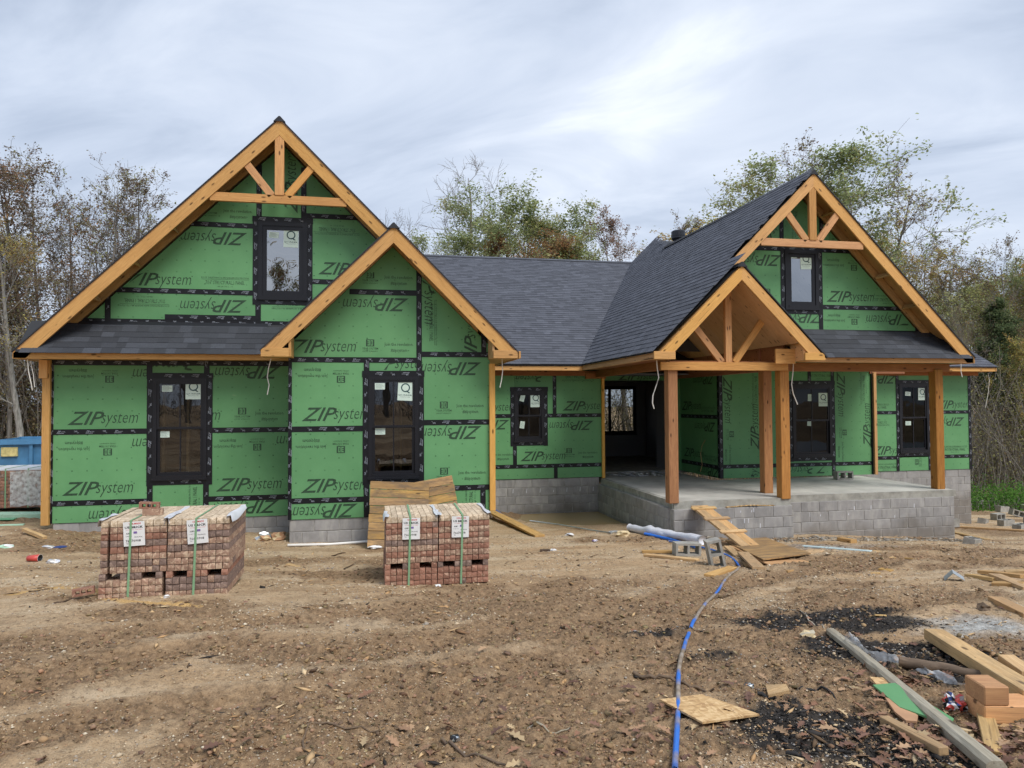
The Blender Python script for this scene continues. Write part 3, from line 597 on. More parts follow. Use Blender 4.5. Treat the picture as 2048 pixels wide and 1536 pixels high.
# tape with its small repeated print
_tz=tjoin([fit(text_mesh('ZIP',1,.4,.01,res=1),-.075,-.02,-.008,.022),fit(text_mesh('system',1,.3,0,res=1),-.02,.05,-.014,.012),rect(-.085,.03,-.026,-.020)])
_tt=tjoin([fit(text_mesh('TAPE',1,.0,.01,res=1),-.05,.0,-.004,.022),fit(text_mesh('Pro',1,.2,0,res=1),.0,.03,-.024,-.006)])
def tape(Y,xa,za,xb,zb,w=.094,proud=.015,parent=None,name='seam_tape',side=None,jit=True):
    """black seam tape from (xa,za) to (xb,zb) on plane Y; side=X puts it on a wall of constant X"""
    L=math.hypot(xb-xa,zb-za); ang=math.atan2(zb-za,xb-xa); mb=MB(); j=random.uniform(-.004,.004) if jit else 0
    mb.add([(0,-w/2,-.001),(L,-w/2,-.001),(L,w/2+j,-.001),(0,w/2,-.001),(0,-w/2,.001),(L,-w/2,.001),(L,w/2+j,.001),(0,w/2,.001)],BOXF,0)
    u=random.uniform(.02,.28); k=random.randint(0,1); fl=random.random()<.6
    while u<L-.1:
        v,f=(_tz,_tt)[k]; v=v.copy()
        if fl: v[:,:2]*=-1
        v=v+np.array([u+.06,0,.0016],np.float32); mb.add(v.tolist(),f,1); u+=(.235 if k==0 else .215); k=1-k
    if side is None: mw=Matrix.Translation((xa,Y-proud,za))@Matrix.Rotation(math.radians(90),4,'X')@Matrix.Rotation(ang,4,'Z')
    else: mw=Matrix.Translation((side-proud,xa,za))@Matrix.Rotation(math.radians(-90),4,'Z')@Matrix.Rotation(math.radians(90),4,'X')@Matrix.Rotation(math.pi-ang,4,'Z')
    return obj(name,mb.mesh(name,[M['tape'],M['tapeink']]),parent or H,mw)
# ---------------------------------------------------------------- windows
def sticker_mesh():
    mb=MB(); mb.add([(-.13,-.165,0),(.13,-.165,0),(.13,.165,0),(-.13,.165,0)],[(0,1,2,3)],0)
    n=20; V=[];F=[]
    for i in range(n):
        a=6.2832*i/n; V+=[(.078*math.cos(a),.06+.078*math.sin(a),.0012),(.058*math.cos(a),.06+.058*math.sin(a),.0012)]
    for i in range(n): j=(i+1)%n; F.append((2*i,2*j,2*j+1,2*i+1))
    mb.add(V,F,1); mb.add([(.005,.005,.0014),(.028,.012,.0014),(.085,-.028,.0014),(.060,-.035,.0014)],[(3,2,1,0)],1)
    v,f=fit(text_mesh('QUAKER',1,0,.006,res=1),-.12,.12,-.085,-.055); v[:,2]=.0012; mb.add(v.tolist(),f,1)
    v,f=fit(text_mesh('WINDOWS & DOORS',1,0,0,res=1),-.085,.085,-.108,-.097); v[:,2]=.0012; mb.add(v.tolist(),f,1)
    return mb.mesh('sticker',[M['sticker'],M['stickerink']])
ST_Q=sticker_mesh()
def small_sticker():
    mb=MB(); mb.add([(-.085,-.055,0),(.085,-.055,0),(.085,.055,0),(-.085,.055,0)],[(0,1,2,3)],0)
    for i in range(5):
        v,f=rect(-.07,.03+.02*(i%3),.035-.017*i,.038-.017*i); v[:,2]=.0012; mb.add(v.tolist(),f,1)
    return mb.mesh('sticker',[M['sticker'],M['stickerink']])
ST_S=small_sticker()
def window(Y,x0,x1,z0,z1,kind,stk=(),flash=True,label=None,gl='glass'):
    """kind: hung (two sashes with a mullion), fixed, casement"""
    fw=.062 if kind!='fixed' else .07; yo=Y-.035
    mb=MB(); mb.box(x0,x0+fw,yo,Y+.06,z0,z1); mb.box(x1-fw,x1,yo,Y+.06,z0,z1); mb.box(x0+fw,x1-fw,yo,Y+.06,z1-fw,z1); mb.box(x0+fw,x1-fw,yo-.006,Y+.06,z0,z0+fw+.012)
    mb.box(x0-.012,x1+.012,yo-.016,Y-.012,z0-.016,z0+.018)
    w=obj('window',mb.mesh('window',M['vinyl']),H)
    if label: w['label']=label
    def sash(a,b,c,d,y,t=.045,mull=False):
        s=MB(); s.box(a,a+t,y,y+.03,c,d); s.box(b-t,b,y,y+.03,c,d); s.box(a+t,b-t,y,y+.03,c,c+t); s.box(a+t,b-t,y,y+.03,d-t,d)
        obj('sash',s.mesh('sash',M['vinyl']),w)
        if mull: g=MB(); g.box((a+b)/2-.011,(a+b)/2+.011,y+.004,y+.024,c+t,d-t); obj('grille_bar',g.mesh('grille_bar',M['vinyl']),w)
        p=mk('pane',[(a+t,y+.014,c+t),(b-t,y+.014,c+t),(b-t,y+.014,d-t),(a+t,y+.014,d-t)],[(0,1,2,3)],M[gl]); obj('pane',p,w); return y+.014
    a,b,c,d=x0+fw,x1-fw,z0+fw+.012,z1-fw; zm=(c+d)/2+.01
    if kind=='hung': yu=sash(a,b,zm-.02,d,yo+.012,.04,True); yl=sash(a,b,c,zm+.02,yo+.045,.05,True)
    elif kind=='casement': xm=(a+b)/2; yu=sash(a,xm,c,d,yo+.012,.05); sash(xm,b,c,d,yo+.012,.05); yl=yu
    else: yu=sash(a,b,c,d,yo+.016,.075); yl=yu
    for k,X,z,r in stk:
        mw=Matrix.Translation((X,(yu if z>zm or kind!='hung' else yl)-.006,z))@Matrix.Rotation(math.radians(90),4,'X')@Matrix.Rotation(math.radians(r),4,'Z'); obj('sticker',ST_Q if k=='q' else ST_S,w,mw)
    if flash:
        fl=.105; tape(Y,x0-.02,z0-fl/2+.008,x1+.02,z0-fl/2+.008,fl,.0165,w,'flashing_tape'); tape(Y,x0-fl/2+.008,z0-fl,x0-fl/2+.008,z1+.02,fl,.0195,w,'flashing_tape'); tape(Y,x1+fl/2-.008,z0-fl,x1+fl/2-.008,z1+.02,fl,.0195,w,'flashing_tape')
        tape(Y,x0-fl,z1+fl/2-.008,x1+fl,z1+fl/2-.008,fl,.0225,w,'flashing_tape')
    return w
# ---------------------------------------------------------------- left wing, lower wall
W1=(-3.73,-2.845,-1.31,.463); W2=(-.03,.825,-1.29,.47); WU=(-1.985,-1.135,1.905,3.315); WM_=(3.40,4.13,-.935,.285); WF=(14.02,14.93,-1.405,.465); WP=(10.15,11.22,-1.37,.41); WG=(8.30,9.06,1.885,3.10)
tL0,tL1,tL2,sL=.763,-.458,-1.675,-2.01
panel(YL,-5.34,-3.79,tL1,tL0,[W1],None,[('join',-4.93,.545,180),('30',-4.43,.53,180),('zip',-3.50,.545,180),('zip',-4.53,-.225,0)])
panel(YL,-3.79,-2.85,-.458,tL0,[W1],None,[('zip',-3.2,.72,180)])
panel(YL,-2.85,-1.45,tL1,tL0,[W1],None,[('zip',-2.15,.575,180),('zip',-3.18,-.19,0),('30',-2.25,-.20,0),('join',-1.78,-.215,0)])
panel(YL,-5.34,-3.77,tL2,tL1,[W1],None,[('join',-4.98,-.70,180),('30',-4.45,-.73,180),('zip',-3.5,-.67,180),('zip',-4.60,-1.43,0)])
panel(YL,-2.85,-1.45,tL2,tL1,[W1],None,[('join',-2.49,-.70,180),('30',-1.99,-.69,180),('zip',-1.10,-.66,180),('zip',-2.13,-1.43,0)])
panel(YL,-3.77,-2.85,sL,tL1,[W1],None,[('panel',-3.06,-1.78,90)])
panel(YL,-5.34,-3.77,sL,tL2,(),None,[('zip',-4.18,-1.90,180)]); panel(YL,-2.85,-1.45,sL,tL2,(),None,[('zip',-2.17,-1.84,180)])
for a in [(-5.34,.735,-1.45,.735),(-5.34,tL1,-3.80,tL1),(-2.80,tL1,-1.42,tL1),(-5.34,tL2,-3.75,tL2),(-2.87,tL2,-1.42,tL2)]: tape(YL,*a)
for a in [(-3.79,.52,-3.79,.75),(-2.85,.52,-2.85,.75),(-3.77,-2.01,-3.77,-1.35),(-2.85,-2.01,-2.85,-1.35)]: tape(YL,*a,proud=.018)
tape(YL,-5.325,-2.01,-5.325,.75,.05,proud=.0175)
window(YL,*W1,'hung',[('q',-3.07,.26,0),('s',-3.50,.285,0),('s',-3.55,-.52,0)],label='tall double-hung window in the left wall of the house')
# left wing, gable above the little roof
aX,aZ=-1.565,5.035; IN=.30      # apex of the shingles; wall stops under the deck
GL=[(-1,1,aZ-IN-aX),(1,1,aZ-IN+aX)]
panel(YL,-5.3,-4.47,1.45,2.01,(),GL); panel(YL,-4.47,-1.975,1.45,2.01,[WU],GL,[('panel',-3.88,1.80,180),('zip',-2.74,1.76,180)]); panel(YL,-1.975,.6,1.45,2.25,[WU],GL,[('panel',-1.35,1.80,180)])
panel(YL,-4.9,-1.975,2.01,3.225,[WU],GL,[('zip',-2.74,2.98,180),('zip',-3.68,2.21,0),('panel',-2.55,2.21,0)])
panel(YL,-1.195,1.6,2.25,3.46,[WU],GL,[('panel',-.60,3.20,180),('zip',-.38,2.50,0)]); panel(YL,-4.0,-1.975,3.225,4.6,[WU],GL,[('30',-2.83,3.45,0),('join',-2.34,3.43,0)])
panel(YL,-1.975,-1.195,2.25,4.9,[WU],GL,[('zip',-1.42,4.05,90)]); panel(YL,-1.195,1.6,3.46,4.9,[WU],GL,[('zip',-.42,3.69,180)])
for a in [(-3.3,3.225,-2.02,3.225),(-1.15,3.46,-.02,3.46),(-4.45,2.01,-2.02,2.01),(-1.15,2.25,-.25,2.25),(-3.55,1.55,-1.95,1.55),(-5.2,1.46,.4,1.46)]: tape(YL,*a)
for a in [(-4.47,1.45,-4.47,2.02),(-1.975,3.36,-1.975,4.35),(-1.195,3.36,-1.195,4.35),(-1.985,1.45,-1.985,1.87)]: tape(YL,*a,proud=.018)
window(YL,*WU,'fixed',[('q',-1.42,3.03,-1),('s',-1.72,3.08,-3)],label='upper window under the left gable',gl='glass_sky')
# ---------------------------------------------------------------- bump-out
bX,bZ=.385,3.0; GB=[(-1,1,bZ-.27-bX),(1,1,bZ-.27+bX)]
b0,b1,b2,sB=.754,-.425,-1.633,-1.945; r0,r1,r2=.86,-.335,-1.49
panel(YB,-1.345,-.05,b1,b0,[W2],None,[('join',-.96,.525,180),('30',-.49,.50,180),('zip',-.58,-.175,0)]); panel(YB,-.05,.84,b1,b0,[W2],None,[('zip',.45,.70,0)])
panel(YB,.84,2.09,r1,r0,[W2],None,[('zip',1.38,.61,180),('30',1.27,-.11,0),('join',1.74,-.10,0)])
panel(YB,-1.345,-.05,b2,b1,[W2],None,[('join',-.98,-.675,180),('30',-.49,-.70,180),('zip',-.59,-1.385,0)]); panel(YB,.84,2.09,r2,r1,[W2],None,[('zip',1.38,-.52,180),('30',1.27,-1.27,0),('join',1.77,-1.28,0)])
panel(YB,-.05,.84,sB,b1,[W2],None,[('zip',.55,-1.46,0)]); panel(YB,-1.345,-.05,sB,b2,(),None,[('zip',-.77,-1.82,180)]); panel(YB,.84,2.09,sB,r2,(),None,[('panel',1.72,-1.68,90)])
panel(YB,-1.345,.84,b0,1.93,(),GB,[('zip',-.80,.98,0),('30',0.0,.97,0),('join',.49,.975,0),('zip',.10,1.72,180)]); panel(YB,-1.0,.84,1.93,2.95,(),GB,[('30',0,2.15,0),('join',.49,2.145,0)])
panel(YB,.84,2.09,r0,2.6,(),GB,[('zip',1.75,1.18,90),('panel',1.08,1.42,-90),('zip',1.02,1.95,-90)])
for a in [(-1.345,b0,.80,b0),(.84,r0,2.06,r0),(-1.345,b1,-.08,b1),(.87,r1,2.09,r1),(-1.345,b2,-.05,b2),(.9,r2,2.09,r2),(-.35,1.93,.80,1.93)]: tape(YB,*a)
for a in [(.84,.50,.84,2.35),(-.06,.50,-.06,.77),(-.06,sB,-.06,-1.34),(.86,sB,.86,-1.34),(1.985,r0,1.985,1.35),(1.96,sB,1.96,r2)]: tape(YB,*a,proud=.018)
tape(YB,-1.325,sB,-1.325,.95,.06,proud=.0185); 
window(YB,*W2,'hung',[('q',.60,.215,-3),('s',.165,.30,0),('s',.17,-.48,0)],label='tall double-hung window in the projecting bay')
# ---------------------------------------------------------------- main wall between the wings
m0,m1,m2,sM=.72,-.313,-1.53,-1.83
panel(YM,2.2,3.41,m1,m0,[WM_],None,[('zip',2.86,-.10,0)]); panel(YM,3.41,4.40,m1,m0,[WM_],None,[('zip',3.95,.62,180)]); panel(YM,4.40,5.60,m1,m0,(),None,[('zip',5.16,-.08,0),('panel',5.0,.60,180)])
panel(YM,2.2,3.41,m2,m1,[WM_],None,[('zip',2.72,-.52,180),('join',3.12,-1.29,0)]); panel(YM,3.41,5.60,m2,m1,[WM_],None,[('zip',4.83,-.56,180),('zip',4.10,-1.29,0),('30',4.76,-1.25,0),('join',5.24,-1.28,0)])
panel(YM,2.2,4.42,sM,m2); panel(YM,4.42,5.60,sM,m2)
for a in [(2.2,m1,3.38,m1),(4.15,m1,5.58,m1),(2.2,m2,5.58,m2)]: tape(YM,*a)
for a in [(4.40,m1,4.40,.68),(3.41,m2,3.41,-.98),(4.42,sM,4.42,m2)]: tape(YM,*a,proud=.018)
window(YM,*WM_,'hung',[('q',3.93,.06,0),('s',3.60,.12,75),('s',3.60,-.53,82)],label='small double-hung window between the wings',gl='glass_dark')
# far right wall
f0,f1,f2,sF=.74,-.315,-1.53,-1.89
panel(YM,12.4,13.97,f1,f0,[WF],None,[('panel',13.3,-.15,0),('zip',13.4,.58,180)]); panel(YM,13.97,14.95,f1,f0,[WF]); panel(YM,14.95,16.27,f1,f0,[WF],None,[('zip',15.72,-.11,0)])
panel(YM,12.4,13.97,f2,f1,[WF],None,[('zip',13.72,-1.33,0),('panel',13.3,-.60,180)]); panel(YM,14.95,16.27,f2,f1,[WF],None,[('zip',15.52,-.58,180),('panel',15.75,-1.32,0)])
panel(YM,12.4,13.95,sF,f2,(),None,[('panel',13.6,-1.76,0)]); panel(YM,13.95,14.95,sF,f2,(),None,[('30',14.62,-1.66,90)]); panel(YM,14.95,16.27,sF,f2)
for a in [(12.4,f1,13.98,f1),(14.92,f1,16.27,f1),(12.4,f2,13.95,f2),(14.92,f2,16.27,f2)]: tape(YM,*a)
for a in [(13.97,.48,13.97,.72),(13.95,sF,13.95,-1.45),(14.95,sF,14.95,-1.45),(16.25,sF,16.25,.72)]: tape(YM,*a,proud=.018)
window(YM,*WF,'hung',[('q',14.75,.18,0),('s',14.30,.19,-4),('s',14.32,-.61,0)],label='tall double-hung window at the right end of the house',gl='glass_dark')
# porch wall
p0,p2,sP=.80,-1.555,-1.84
panel(YP,8.22,9.42,p2,p0,(),None,[('zip',8.43,.05,-90),('zip',9.13,-.62,90),('30',8.44,-.78,-90),('join',8.42,-1.28,-90),('panel',9.15,.30,90)]); panel(YP,9.42,10.62,p2,p0,[WP]); panel(YP,10.62,11.26,p2,p0,[WP],None,[('panel',10.95,.66,0)])
panel(YP,11.26,12.36,p2,p0,[WP],None,[('zip',11.50,.18,-90),('zip',12.22,-.62,90),('30',11.50,-.78,-90),('join',11.47,-1.26,-90),('panel',12.12,.32,90)])
panel(YP,8.22,9.42,sP,p2,(),None,[('zip',9.1,-1.78,90)]); panel(YP,9.42,11.26,sP,p2,(),None,[('zip',10.55,-1.665,180)]); panel(YP,11.26,12.36,sP,p2)
for a in [(8.22,p2,12.36,p2)]: tape(YP,*a)
for a in [(10.62,.45,10.62,.80),(11.26,.45,11.26,.80),(11.26,sP,11.26,-1.42),(8.245,sP,8.245,.80)]: tape(YP,*a,proud=.018)
window(YP,*WP,'hung',[('q',11.0,.04,0),('s',10.63,.09,88),('s',10.63,-.52,84)],label='tall double-hung window under the porch',gl='glass_dark')
obj('window_gap_tape',mk('window_gap_tape',[(9.95,YP-.0135,-1.47),(10.16,YP-.0135,-1.47),(10.16,YP-.0135,.50),(9.95,YP-.0135,.50)],[(0,1,2,3)],M['tape']),H)
# side wall of the entry recess
def side_panel(y0,y1,z0,z1,prints=()):
    mb=MB(); mb.box(8.209,8.22,y0+.002,y1-.002,z0+.002,z1-.002); o=obj('sheathing_panel',mb.mesh('sheathing_panel',M['zip']),H)
    for k,y,z,r in prints: obj('lettering',PRN[k],o,Matrix.Translation((8.2075,y,z))@Matrix.Rotation(math.radians(-90),4,'Z')@Matrix.Rotation(math.radians(90),4,'X')@Matrix.Rotation(math.radians(r),4,'Z'))
side_panel(15.60,17.75,-.37,.80,[('zip',16.4,.55,180),('zip',17.1,-.1,0),('panel',16.2,-.2,0)]); side_panel(15.60,17.75,-1.578,-.37,[('zip',16.35,-.62,180),('zip',17.0,-1.32,0),('panel',16.1,-1.40,0)]); side_panel(15.60,17.75,sP,-1.578,[('zip',16.2,-1.72,180)])
for a in [(15.60,-.37,17.7,-.37),(15.60,-1.578,17.7,-1.578),(15.60,.76,17.7,.76)]: tape(0,*a,side=8.209,proud=.004)
tape(0,15.64,sP,15.64,.80,side=8.209,proud=.007)
# upper right gable
gX,gZ=8.62,4.557; PX0,PZ0=6.70,2.55; GG=[(-1,1,gZ-IN-gX),(1,1,gZ-IN+gX),(-1,-1,-(PX0+PZ0-.06))]
panel(YG,5.9,8.24,1.95,3.115,[WG],GG,[('zip',7.68,2.87,180),('30',7.9,2.15,0)]); panel(YG,5.4,9.11,1.38,1.95,[WG],GG,[('zip',8.62,1.72,180)]); panel(YG,9.11,11.39,1.38,1.95,[WG],GG,[('join',9.42,1.72,180),('30',9.89,1.73,180),('zip',10.73,1.71,180)]); panel(YG,11.39,12.2,1.38,1.95,(),GG)
panel(YG,9.11,11.6,1.95,3.12,[WG],GG,[('join',9.42,2.87,180),('30',9.90,2.86,180),('zip',9.80,2.17,0),('panel',10.70,2.15,0)]); panel(YG,6.8,8.24,3.115,4.2,(),GG,[('zip',8.0,3.45,90)]); panel(YG,8.24,9.16,3.10,4.5,[WG],GG,[('panel',8.55,3.6,90)]); panel(YG,9.16,10.6,3.12,4.2,(),GG,[('panel',9.4,3.5,90)])
for a in [(7.2,3.115,8.26,3.115),(9.12,3.12,10.1,3.12),(9.08,1.945,11.3,1.945),(8.2,1.43,11.9,1.43)]: tape(YG,*a)
for a in [(8.24,3.14,8.24,3.95),(9.15,3.14,9.15,3.95),(9.11,1.4,9.11,1.84),(11.39,1.4,11.39,1.93)]: tape(YG,*a,proud=.018)
window(YG,*WG,'fixed',[('q',8.79,2.88,2),('s',8.50,2.99,2)],label='upper window under the right gable',gl='glass_sky')
# unseen returns that close the house: side walls, back wall with a window, upper floors
def wallbox(name,x0,x1,y0,y1,z0,z1,mat='zip'): mb=MB(); mb.box(x0,x1,y0,y1,z0,z1); return obj(name,mb.mesh(name,M[mat]),H)
wallbox('side_wall',-5.34,-5.33,YL+.001,22.4,sL,.80); wallbox('side_wall',2.075,2.085,YB+.002,YM,sB,.80); wallbox('side_wall',-1.34,-1.33,YB+.002,YL-.02,sB,.80); wallbox('side_wall',16.255,16.265,YM+.002,22.9,sF,.80); wallbox('side_wall',12.345,12.355,YP+.002,YM-.012,sP,.78)
mb=MB(); BW=(7.05,8.95,-1.10,.55); YK=22.9
for a,b,c,d in ((-5.34,BW[0],-2.0,.9),(BW[1],16.26,-2.0,.9),(BW[0],BW[1],-2.0,BW[2]),(BW[0],BW[1],BW[3],.9)): mb.box(a,b,YK,YK+.012,c,d)
obj('back_wall',mb.mesh('back_wall',M['drywall']),H)
window(YK,*BW,'casement',(),False,label='dark casement window seen through the open entrance')
# ---------------------------------------------------------------- entrance: opening, header, interior
mb=MB(); mb.box(5.60,8.209,YE,YE+.011,.58,.80); mb.box(5.60,5.75,YE,YE+.011,sP,.58); mb.box(7.95,8.209,YE,YE+.011,sP,.58); o=obj('sheathing_panel',mb.mesh('sheathing_panel',M['zip']),H); prt('zip',7.0,.70,0,o,YE); prt('panel',7.9,.72,0,o,YE)
wallbox('entry_side_wall',5.585,5.60,YM+.002,YE,sM,.78); wallbox('interior_wall',7.62,7.72,19.2,YK-.01,-1.80,.70,'drywall') if False else None
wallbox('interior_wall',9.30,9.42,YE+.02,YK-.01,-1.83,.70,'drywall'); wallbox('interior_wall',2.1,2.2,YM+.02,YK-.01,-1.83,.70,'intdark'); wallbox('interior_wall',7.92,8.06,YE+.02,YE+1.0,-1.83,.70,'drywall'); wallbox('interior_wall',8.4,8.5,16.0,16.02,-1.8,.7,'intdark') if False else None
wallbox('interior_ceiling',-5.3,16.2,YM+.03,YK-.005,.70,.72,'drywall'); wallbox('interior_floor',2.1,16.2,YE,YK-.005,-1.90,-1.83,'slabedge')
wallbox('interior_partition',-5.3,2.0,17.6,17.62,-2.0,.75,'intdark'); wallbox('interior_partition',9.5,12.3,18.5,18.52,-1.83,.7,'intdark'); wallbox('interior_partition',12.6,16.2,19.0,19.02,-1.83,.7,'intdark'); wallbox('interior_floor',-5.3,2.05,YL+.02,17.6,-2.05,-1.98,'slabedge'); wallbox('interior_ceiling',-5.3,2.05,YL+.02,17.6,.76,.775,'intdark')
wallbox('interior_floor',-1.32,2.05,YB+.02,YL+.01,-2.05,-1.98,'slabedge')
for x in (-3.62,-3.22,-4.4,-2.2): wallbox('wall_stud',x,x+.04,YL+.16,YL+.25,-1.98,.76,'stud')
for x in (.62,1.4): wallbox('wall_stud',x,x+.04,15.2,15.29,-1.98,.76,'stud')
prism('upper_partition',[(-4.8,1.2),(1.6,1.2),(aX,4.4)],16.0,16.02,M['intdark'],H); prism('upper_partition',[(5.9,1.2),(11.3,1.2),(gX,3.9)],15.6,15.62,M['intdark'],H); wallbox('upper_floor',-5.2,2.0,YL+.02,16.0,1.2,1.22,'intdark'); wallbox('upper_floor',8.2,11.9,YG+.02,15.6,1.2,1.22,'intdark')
wallbox('entry_plastic',0,0,0,0,0,0) if False else None
# ---------------------------------------------------------------- foundation of concrete blocks
BLK=bevel_box('block',.394,.19,.193,.006,M['cmu']); BLKH=bevel_box('block',.191,.19,.193,.006,M['cmu']); BLKC=bevel_box('block',.19,.19,.193,.006,M['cmu'])
F0=empty('foundation',(3.5,14.0,-2.6)); COL.objects.unlink(F0); bpy.data.objects.remove(F0)
def mortar_wall(x0,x1,y0,y1,z0,z1): mb=MB(); mb.box(x0,x1,y0,y1,z0,z1); return obj('foundation_wall',mb.mesh('foundation_wall',M['mortar']),H)
def block_run(p,xa,xb,Y,ztop,zbot,axis='x',sgn=-1):
    """courses of blocks whose faces stand 3 mm proud of the mortar; axis x: face towards -y, axis y: face towards -x"""
    z=ztop; c=0
    while z>zbot-.02:
        u=xa+(0 if c%2==0 else -.203)
        while u<xb-.02:
            a=max(u,xa); b=min(u+.406,xb); L=b-a
            if L>.05:
                j=random.uniform(-.0025,.0025); zc=z-.1016+random.uniform(-.002,.002)
                sc=(L-.012)/.394; m=(Matrix.Translation(((a+b)/2,Y+.088+j,zc)) if axis=='x' else Matrix.Translation((Y+.088+j,(a+b)/2,zc))@Matrix.Rotation(math.pi/2,4,'Z'))@Matrix.Diagonal((sc,1,1,1))
                obj('block',BLK,p,m)
            u+=.406
        z-=.2032; c+=1
def found(xa,xb,Y,ztop,zbot,axis='x'):
    if axis=='x': p=mortar_wall(xa,xb,Y,Y+.19,zbot-.5,ztop)
    else: p=mortar_wall(Y,Y+.19,xa,xb,zbot-.5,ztop)
    block_run(p,xa,xb,Y,ztop,zbot,axis); return p
found(-5.30,-1.36,YL+.012,-2.012,-2.30); found(-1.33,2.07,YB+.012,-1.95,-2.42); found(2.2,5.52,YM+.012,-1.84,-2.74)
found(12.2,16.255,YM+.012,-1.895,-3.40)
# porch: projecting left part and the part set back to the right, slab on top
SZ=-1.862
found(5.52,7.98,12.28,-2.0,-2.66); found(12.47,YM,5.49,-2.0,-2.72,'y'); found(7.985,11.95,12.66,-2.0,-2.86)
mb=MB(); mb.box(5.66,7.98,12.45,17.72,SZ-.14,SZ); o=obj('porch_slab',mb.mesh('porch_slab',M['slab']),H)
mb=MB(); mb.box(7.981,11.95,12.70,YP-.015,SZ-.139,SZ-.002); obj('porch_slab',mb.mesh('porch_slab',M['slab']),H)
mb=MB(); mb.box(5.56,7.98,12.36,12.45,SZ-.14,SZ-.004); mb.box(5.56,5.66,12.45,16.6,SZ-.14,SZ-.004); obj('slab_edge',mb.mesh('slab_edge',M['slabedge']),H)
wallbox('slab_edge',11.95,12.04,12.70,YP-.015,SZ-.139,SZ-.004,'slabedge'); wallbox('slab_edge',7.985,11.95,12.668,12.70,SZ-.139,SZ-.004,'slabedge')
wallbox('foundation_wall',12.04-.1,12.04,12.86,YM,-3.6,-2.0,'mortar')
# mortar squeezed out on the top course
for i in range(26):
    x=random.uniform(5.6,7.9) if i<14 else random.uniform(8.1,11.8); y=12.277 if i<14 else 12.657; z=random.choice([-2.2,-2.4,-2.1,-2.3])
    b=MB(); b.add([(x,y-.004,z),(x+.012,y-.006,z+.004),(x+.016,y-.002,z+.085),(x+.004,y-.002,z+.08),(x,y+.004,z),(x+.012,y+.004,z+.004),(x+.016,y+.004,z+.085),(x+.004,y+.004,z+.08)],BOXF); obj('mortar_drip',b.mesh('mortar_drip',M['wrap']),H)
for i in range(7):
    x=3.35+i*.335; b=MB(); b.add([(x,YM+.002,-2.17),(x+.012,YM,-2.17),(x+.022,YM+.004,-2.07),(x+.012,YM+.004,-2.07),(x,YM+.011,-2.17),(x+.012,YM+.011,-2.17),(x+.022,YM+.011,-2.07),(x+.012,YM+.011,-2.07)],BOXF); obj('wall_tie',b.mesh('wall_tie',M['wrap']),H)
# ---------------------------------------------------------------- posts, beams, trusses
def post(x,y,z0,z1,s=.19): return beam('porch_post',(x,y,z0),(x,y,z1),s,s,M['post'],H,up=(0,1,0),b=.008)
post(5.555,12.42,SZ-.03,.60); post(7.87,12.42,SZ-.02,.60); post(7.93,13.12,SZ,.72); post(11.79,12.90,SZ-.02,.66)
for x,y in ((5.58,12.42),(7.89,12.42),(11.72,12.86)): b=MB(); b.tube([(x,y,SZ-.14),(x,y,SZ-.02)],.035,8); obj('post_anchor',b.mesh('post_anchor',M['steel']),H)
beam('tie_beam',(5.30,12.30,.672),(7.92,12.30,.672),.05,.155,M['truss'],H); beam('porch_beam',(5.50,12.41,.69),(7.98,12.41,.69),.14,.17,M['frieze'],H)
beam('porch_beam',(5.50,12.52,.70),(5.50,17.7,.70),.14,.16,M['frieze'],H); beam('porch_beam',(8.02,12.52,.72),(8.02,17.7,.72),.16,.20,M['frieze'],H)
beam('porch_beam',(8.12,12.93,.70),(12.1,12.93,.70),.16,.17,M['frieze'],H); beam('porch_beam',(5.6,15.5,.55),(8.2,15.2,.62),.05,.12,M['pine2'],H) if False else None
KX=6.70
beam('king_post',(KX,12.36,.75),(KX,12.36,2.12),.13,.09,M['truss'],H,up=(0,1,0)); beam('brace',(6.57,12.36,.75),(5.86,12.36,1.62),.125,.07,M['truss'],H,up=(0,1,0)); beam('brace',(6.83,12.36,.75),(7.50,12.36,1.66),.125,.07,M['truss'],H,up=(0,1,0))
# ---------------------------------------------------------------- roof edges: rakes, fascias, boxed returns
def rake(ax,az,x_end,y,th=.04,h=.185,drop=.045,name='rake_board',mat='fascia',x_start=None,cut=True):
    """board under the shingles from the apex down to x_end, top edge `drop` below the shingle line"""
    s=1 if x_end>ax else -1; xs=ax if x_start is None else x_start; v=h*math.sqrt(2)
    zt=lambda x: az-drop-abs(x-ax)
    pts=[(xs,zt(xs)),(x_end,zt(x_end)),(x_end-(s*.0),max(zt(x_end)-v,EB) if cut else zt(x_end)-v)]
    if cut and zt(x_end)-v<EB: xk=ax+s*(az-drop-v-EB); pts.append((xk,EB))
    pts.append((xs,zt(xs)-v)); ang=-math.pi/4*s
    return prism(name,pts,y,y+th,M[mat],H,ang if s>0 else math.pi/4)
def lookouts(ax,az,x_end,ya,yb,drop=.26,step=.62,h=.06):
    s=1 if x_end>ax else -1; d=.55
    while d<abs(x_end-ax)-.25:
        x=ax+s*d; z=az-drop-d+.09; beam('lookout',(x,ya,z),(x,yb,z),.04,.11,M['pine2'],H,up=(-s*.7071*-1,0,.7071) if False else (s*.7071,0,.7071)); d+=step
def deck(ax,az,x_end,y0,y1,drop=.012,th=.022,name='roof_deck'):
    s=1 if x_end>ax else -1; zt=lambda x: az-drop-abs(x-ax)
    return prism(name,[(ax,zt(ax)),(x_end,zt(x_end)),(x_end,zt(x_end)-th*1.41),(ax,zt(ax)-th*1.41)],y0,y1,M['ply'],H,math.pi/4 if s<0 else -math.pi/4)
